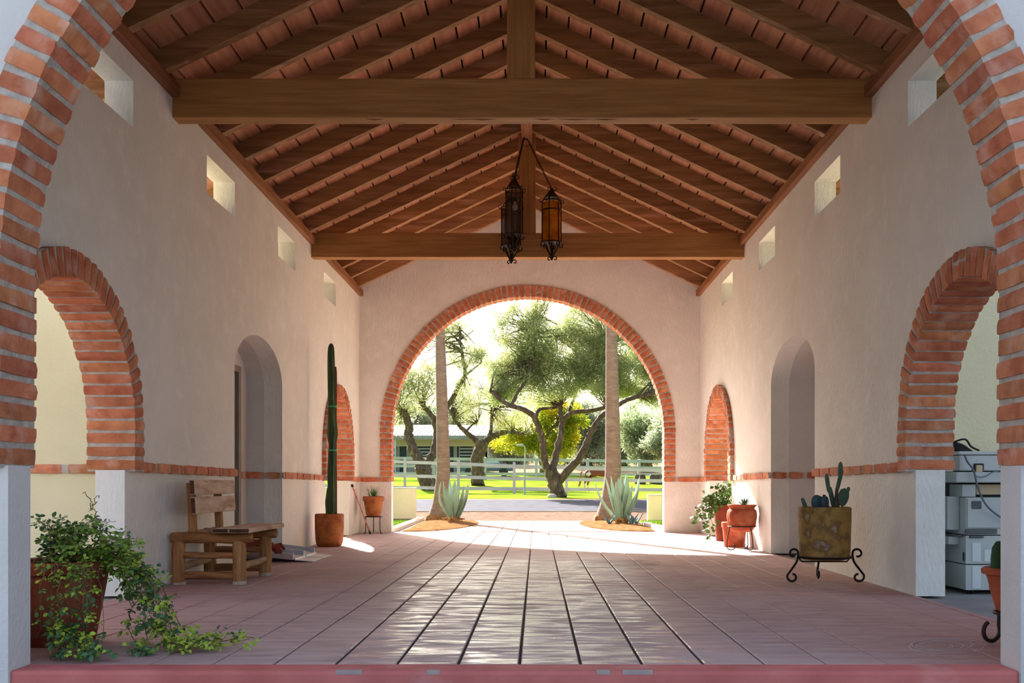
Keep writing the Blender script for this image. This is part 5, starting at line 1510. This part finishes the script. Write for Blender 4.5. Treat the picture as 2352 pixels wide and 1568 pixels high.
# yellow-green tree behind
D = 84.0
b0 = P(1248, 1086, D); b0.z = gz(D) - .05
lm = [([b0, P(1246, 1060, D), P(1240, 1030, D)], .35, .25), (W([(1240, 1035), (1210, 1005), (1185, 985)], D), .2, .07), (W([(1242, 1030), (1262, 990), (1290, 960)], D), .2, .07), (W([(1241, 1030), (1238, 990), (1235, 950)], D), .18, .06)]
cl = [(1165, 1010, 36, 26, 1100), (1200, 985, 40, 34, 1600), (1240, 960, 44, 36, 1800), (1285, 985, 40, 38, 1700), (1315, 1000, 34, 36, 1200), (1225, 1025, 46, 24, 1300), (1280, 1035, 36, 22, 900), (1260, 930, 36, 26, 900), (1320, 960, 26, 26, 700)]
tree('yellow_tree', 'yellow-green leafy tree glowing behind the big mesquite', b0, lm, cl, D, lf_yel, bark_g, 4, .3, .045, mult=2.0, twigs=12, twig_r=.02, up=.1)
# backdrop trees
back = [(1345, 1076, 99, [(1330, 1010), (1365, 1000), (1345, 970), (1385, 985), (1370, 1040), (1360, 945), (1325, 950)], 'grey-green mesquite left of the right palm in the backdrop'),
        (1482, 1078, 90, [(1450, 985), (1485, 965), (1520, 985), (1470, 1010), (1510, 1015), (1545, 990)], 'dark trunked mesquite right of the right palm in the backdrop'),
        (1535, 1082, 84, [(1520, 1000), (1560, 985), (1590, 1010), (1540, 960)], 'mesquite half hidden by the far arch on the right'),
        (1432, 1078, 105, [(1405, 1005), (1435, 985), (1460, 1020), (1420, 1040), (1440, 955)], 'pale mesquite just right of the right palm trunk'),
        (1170, 1070, 112, [(1130, 1010), (1165, 990), (1200, 1010), (1150, 1040), (1185, 1045), (1150, 960)], 'hazy mesquite beyond the stable end'),
        (1310, 1070, 118, [(1280, 1010), (1320, 985), (1350, 1020), (1300, 1050)], 'hazy mesquite far behind the yellow-green tree'),
        (930, 1050, 103, [(880, 960), (920, 935), (960, 950), (1000, 960), (900, 990)], 'mesquite behind the stable roof at the left'),
        (1040, 1050, 124, [(1010, 950), (1050, 930), (1090, 950), (1030, 975), (1075, 980)], 'mesquite behind the stable roof near the left palm'),
        (1600, 1080, 100, [(1570, 1000), (1620, 980), (1650, 1010)], 'mesquite farthest right in the backdrop'),
        (820, 1060, 118, [(800, 960), (850, 940), (880, 980)], 'mesquite farthest left in the backdrop')]
for i, (bx0, by0, D, cs, lb) in enumerate(back):
    rg = random.Random(50 + i)
    b0 = P(bx0, by0, D); b0.z = gz(D) - .1
    lm = []
    for k, (px, py) in enumerate(cs):
        lm.append(([b0 + V(rg.uniform(-.6, .6), rg.uniform(-.4, .4), 0), P(lerp(bx0, px, .3), lerp(by0, py, .45), D), P(px, py + 8, D)], .3, .08))
    cl = [(px, py, rg.uniform(32, 46), rg.uniform(28, 40), 1000) for px, py in cs]
    cl += [(px + rg.uniform(-20, 20), py + rg.uniform(10, 36), 34, 22, 450) for px, py in cs]
    tree('backdrop_tree', lb, b0, lm, cl, D, lf_far if i % 2 else lf_grey, bark, 60 + i, .38, .045, mult=1.8, group='trees in the backdrop', twigs=7, twig_r=.03, up=.15)
# hedge of brush on the skyline
mb = MB(); rg = random.Random(77)
for i in range(9000):
    x = rg.uniform(-75, 75); y = 150 + rg.uniform(-8, 8); z0 = gz(y); h = (2.2 + 2.6 * (noise.noise(Vector((x * .09, 0, 0))) + .5)) * rg.random() ** .7
    p = V(x, y, z0 + h); dr = V(rg.gauss(0, 1), rg.gauss(0, 1), rg.gauss(.4, 1)).normalized(); sd = dr.orthogonal().normalized() * .3
    mb.add([p, p + dr * .7 + sd, p + dr * 1.5, p + dr * .7 - sd], [(0, 1, 2, 3)])
o = mb.build('brush_line', lf_far); tag(o, 'distant line of desert brush on the skyline', 'brush', kind='stuff')

# ---------------------------------------------------------------- stable
D = 88.0
rf = M('metal_roof', (222, 214, 214), (208, 200, 202), .45, 1, metallic=.2)
stw = M('stable_wall', (150, 150, 136), (132, 134, 120), .85, 1)
std = M('stable_dark', (62, 74, 66), (48, 58, 54), .8, 1)
stp = M('stable_post', (176, 190, 188), rough=.6)
b0 = P(1000, 1060, D); b0.z = gz(D)
root = thing('stable', 'long stable with pale ribbed metal roof behind the left fence', 'building', b0)
xa = P(760, 0, D).x; xb = P(1118, 0, D).x; xe = P(1122, 0, D).x
ze = P(0, 1003, D).z; zt = P(0, 980, D + 6).z; g0 = gz(D)
vs = [V(xa, D - 1.2, ze), V(xe, D - 1.2, ze), V(xe + .4, D + 4.5, zt), V(xa, D + 4.5, zt)]
ro = part(MB().add(vs + [v + V(0, 0, .08) for v in vs], [(3, 2, 1, 0), (4, 5, 6, 7), (0, 1, 5, 4), (1, 2, 6, 5), (2, 3, 7, 6), (3, 0, 4, 7)]), 'roof', rf, root)
seam = M('roof_seam', (150, 138, 140), rough=.5)
n = 34
for i in range(n + 1):
    t = i / n; a = vs[0].lerp(vs[1], t) + V(0, 0, .08); b = vs[3].lerp(vs[2], t) + V(0, 0, .08)
    part(MB().tube([a, b], .055, 4), 'seam', seam, ro, top=root)
part(MB().box((xa, D - 1.26, ze - .28), (xe, D - 1.16, ze + .02)), 'fascia', stw, root)
# wall with openings: panels between doors
zw = ze - .05
lo_, hi_ = g0 - .4, zw
doors = [(903, 912, 0), (918, 934, 0), (954, 992, 1), (1031, 1042, 0), (1050, 1054, 0), (1056, 1086, 1)]
edges = [xa]
for a, b, k in doors:
    xa_, xb_2 = P(a, 0, D + .6).x, P(b, 0, D + .6).x
    edges += [xa_, xb_2]
edges.append(xb)
for i in range(0, len(edges), 2):
    if edges[i + 1] > edges[i]: part(MB().box((edges[i], D + .5, lo_), (edges[i + 1], D + .7, hi_)), 'wall_panel', stw, root)
part(MB().box((xa, D + .48, zw - .75), (xb, D + .72, zw)), 'header', M('header_beige', (196, 190, 160), rough=.8), root)
part(MB().box((xa, D + 4.0, lo_), (xb, D + 4.15, hi_)), 'rear_wall', std, root)
part(MB().box((xb - .15, D + .5, lo_), (xb, D + 4.1, hi_)), 'end_wall', stw, root)
for a, b, k in doors:
    xa_, xb_2 = P(a, 0, D + .6).x, P(b, 0, D + .6).x
    if k:
        w_ = part(MB().box((xa_, D + .55, lo_), (xb_2, D + .65, lo_ + 1.7)), 'stall_front', stw, root)
        for q in range(5):
            part(MB().box((xa_, D + .58, lo_ + 1.85 + q * .28), (xb_2, D + .62, lo_ + 1.95 + q * .28)), 'slat', stp, w_, top=root)
    else:
        part(MB().box((xa_, D + .62, lo_), (xb_2, D + .66, hi_ - .7)), 'stall_door', std, root)
for px in (908, 999, 1102):
    x = P(px, 0, D - 1).x; part(MB().box((x - .08, D - 1.1, g0 - .4), (x + .08, D - .94, ze)), 'post', stp, root)
# parked car in front of the stable (low, dark)
cb = P(1118, 1082, 78); cb.z = gz(78)
root = thing('parked_car', 'dark parked car seen between fence rails by the stable', 'car', cb)
prof_c = [(-2.0, .35), (-2.05, .75), (-1.3, .95), (-.7, 1.4), (.7, 1.42), (1.3, .98), (2.0, .85), (2.1, .4)]
carp = M('car_paint', (60, 76, 92), rough=.3, metallic=.3)
part(prism([[(cb.x + a, cb.z + b) for a, b in prof_c]], FR_XZ, cb.y - .85, cb.y + .85), 'body', carp, root, fix=True)
part(prism([[(cb.x + a, cb.z + b) for a, b in ((-1.1, .98), (-.62, 1.34), (.62, 1.36), (1.08, 1.0))]], FR_XZ, cb.y - .87, cb.y + .87), 'window', M('car_glass', (150, 170, 186), rough=.1), root, fix=True)
for x in (-1.3, 1.3):
    part(MB().tube([(cb.x + x, cb.y - .9, cb.z + .33), (cb.x + x, cb.y + .9, cb.z + .33)], .33, 14), 'wheel', blk, root, True)
# yard light
pb = P(1205, 1130, 47.0); pb.z = gz(47)
root = thing('yard_light', 'slim pale yard light post between lawn and fence', 'lamp post', pb)
part(MB().tube([pb, P(1205, 1090, 47), P(1206, 1045, 47)], [.05, .045, .04], 8), 'post', fw2, root, True)
part(MB().tube(smooth_path([P(1206, 1046, 47), P(1206, 1030, 47), P(1203, 1024, 47), P(1196, 1021, 47)], 4), .035, 8), 'arm', fw2, root, True)
e = P(1197, 1022, 47)
part(MB().box((e.x - .22, e.y - .1, e.z - .05), (e.x + .1, e.y + .1, e.z + .05), bev=.03), 'lamp_head', fw2, root, fix=True)

# ---------------------------------------------------------------- horse behind the fence
hz = 57.0; hx = P(1340, 0, hz).x; hg = gz(hz)
root = thing('horse', 'brown and white pinto horse grazing behind the white fence', 'horse', (hx + .8, hz, hg))
# x grows towards the head (to the right)
vsk = {}
sk = []; ed = []; rd = []
def node(x, y, z, r, parent=None):
    sk.append((x - .8, y, z)); rd.append(r)
    if parent is not None: ed.append((parent, len(sk) - 1))
    return len(sk) - 1
croup = node(.28, 0, 1.12, .24)
rump = node(.08, 0, 1.10, .19, croup)
loin = node(.62, 0, 1.10, .25, croup)
bar = node(.95, 0, 1.06, .28, loin)
wth = node(1.3, 0, 1.10, .26, bar)
nb = node(1.55, 0, 1.12, .2, wth)
n1 = node(1.8, 0, .92, .14, nb)
n2 = node(1.98, 0, .62, .11, n1)
h1 = node(2.06, 0, .42, .10, n2); h2 = node(2.0, 0, .22, .07, h1); h3 = node(1.95, 0, .08, .055, h2)
for s in (-1, 1):
    dx = .10 * s
    a = node(.2 + dx * .3, .13 * s, .92, .16, croup); b = node(.34 + dx, .15 * s, .74, .10, a); k = node(.14 + dx, .15 * s, .50, .06, b); c_ = node(.17 + dx, .15 * s, .22, .042, k); f = node(.19 + dx, .15 * s, .08, .05, c_); node(.24 + dx, .15 * s, .03, .055, f)
    a = node(1.36, .13 * s, .86, .13, wth); b = node(1.38 + dx, .14 * s, .64, .085, a); k = node(1.38 + dx, .14 * s, .44, .06, b); c_ = node(1.37 + dx, .14 * s, .2, .042, k); f = node(1.39 + dx, .14 * s, .07, .048, c_); node(1.43 + dx, .14 * s, .03, .052, f)
me = bpy.data.meshes.new('body'); me.from_pydata(sk, ed, []); me.update()
coat = M('pinto_coat', (214, 200, 184), (200, 184, 168), .8, 4)
nt = coat.node_tree.nodes; lk = coat.node_tree.links
tc = nt.new('ShaderNodeTexCoord'); nz_ = nt.new('ShaderNodeTexNoise'); nz_.inputs['Scale'].default_value = 1.5; nz_.inputs['Detail'].default_value = 1.5
mpn = nt.new('ShaderNodeMapping'); mpn.inputs['Location'].default_value = (1.3, .2, 3.1)
lk.new(tc.outputs['Object'], mpn.inputs[0]); lk.new(mpn.outputs[0], nz_.inputs['Vector'])
mr = nt.new('ShaderNodeMapRange'); mr.inputs[1].default_value = .47; mr.inputs[2].default_value = .49
lk.new(nz_.outputs[0], mr.inputs[0]); mx = nt.new('ShaderNodeMix'); mx.data_type = 'RGBA'
mx.inputs[6].default_value = lin((214, 200, 184)); mx.inputs[7].default_value = lin((122, 66, 40)); lk.new(mr.outputs[0], mx.inputs[0])
lk.new(mx.outputs[2], nt['Principled BSDF'].inputs['Base Color'])
body = link('body', me, coat, root)
md = body.modifiers.new('skin', 'SKIN'); md.use_smooth_shade = True
for i, v in enumerate(me.skin_vertices[0].data):
    v.radius = (rd[i], rd[i]); v.use_root = (i == 0)
sb = body.modifiers.new('sub', 'SUBSURF'); sb.levels = 2; sb.render_levels = 2
tail = M('tail_hair', (176, 120, 76), (140, 84, 50), .8, 10, stretch=(5, 5, 1))
MB().tube(smooth_path([(-.86, 0, 1.16), (-.95, 0, 1.02), (-.97, 0, .72), (-1.0, 0, .45), (-1.08, 0, .3)], 4), [.04 + .03 * sin(pi * i / 16) for i in range(17)], 8).build('tail', tail, root, True)
MB().tube(smooth_path([(.45, 0, 1.38), (.7, 0, 1.36), (1.02, 0, 1.08), (1.24, 0, .74), (1.36, 0, .52)], 4), [.035] * 17, 6, flat=2.2).build('mane', tail, root, True)
for s in (-1, 1):
    MB().tube([(1.26, .05 * s, .53), (1.32, .07 * s, .60), (1.35, .08 * s, .66)], [.04, .03, .004], 6).build('ear', coat, root, True)
    MB().lathe([(.005, -.02), (.02, -.01), (.02, .01), (.005, .02)], 8, (1.27, .085 * s, .33)).build('eye', blk, root, True)
# stumps / rocks on the right lawn
for (px, py, w_, lb) in ((1470, 1106, .38, 'dark log round lying on the lawn nearer the right palm'), (1508, 1108, .5, 'dark log pile stone at the right edge of the lawn')):
    p = P(px, py, 66); p.z = gz(66)
    o = thing('log_round', lb, 'log', p)
    part(MB().lathe([(w_ * .9, -.05), (w_, .1), (w_ * .95, .5), (w_ * .8, .62), (w_ * .2, .64)], 12, p, wob=lambda a, z: 1 + .12 * sin(3 * a + z * 6)), 'log', bark, o, True)
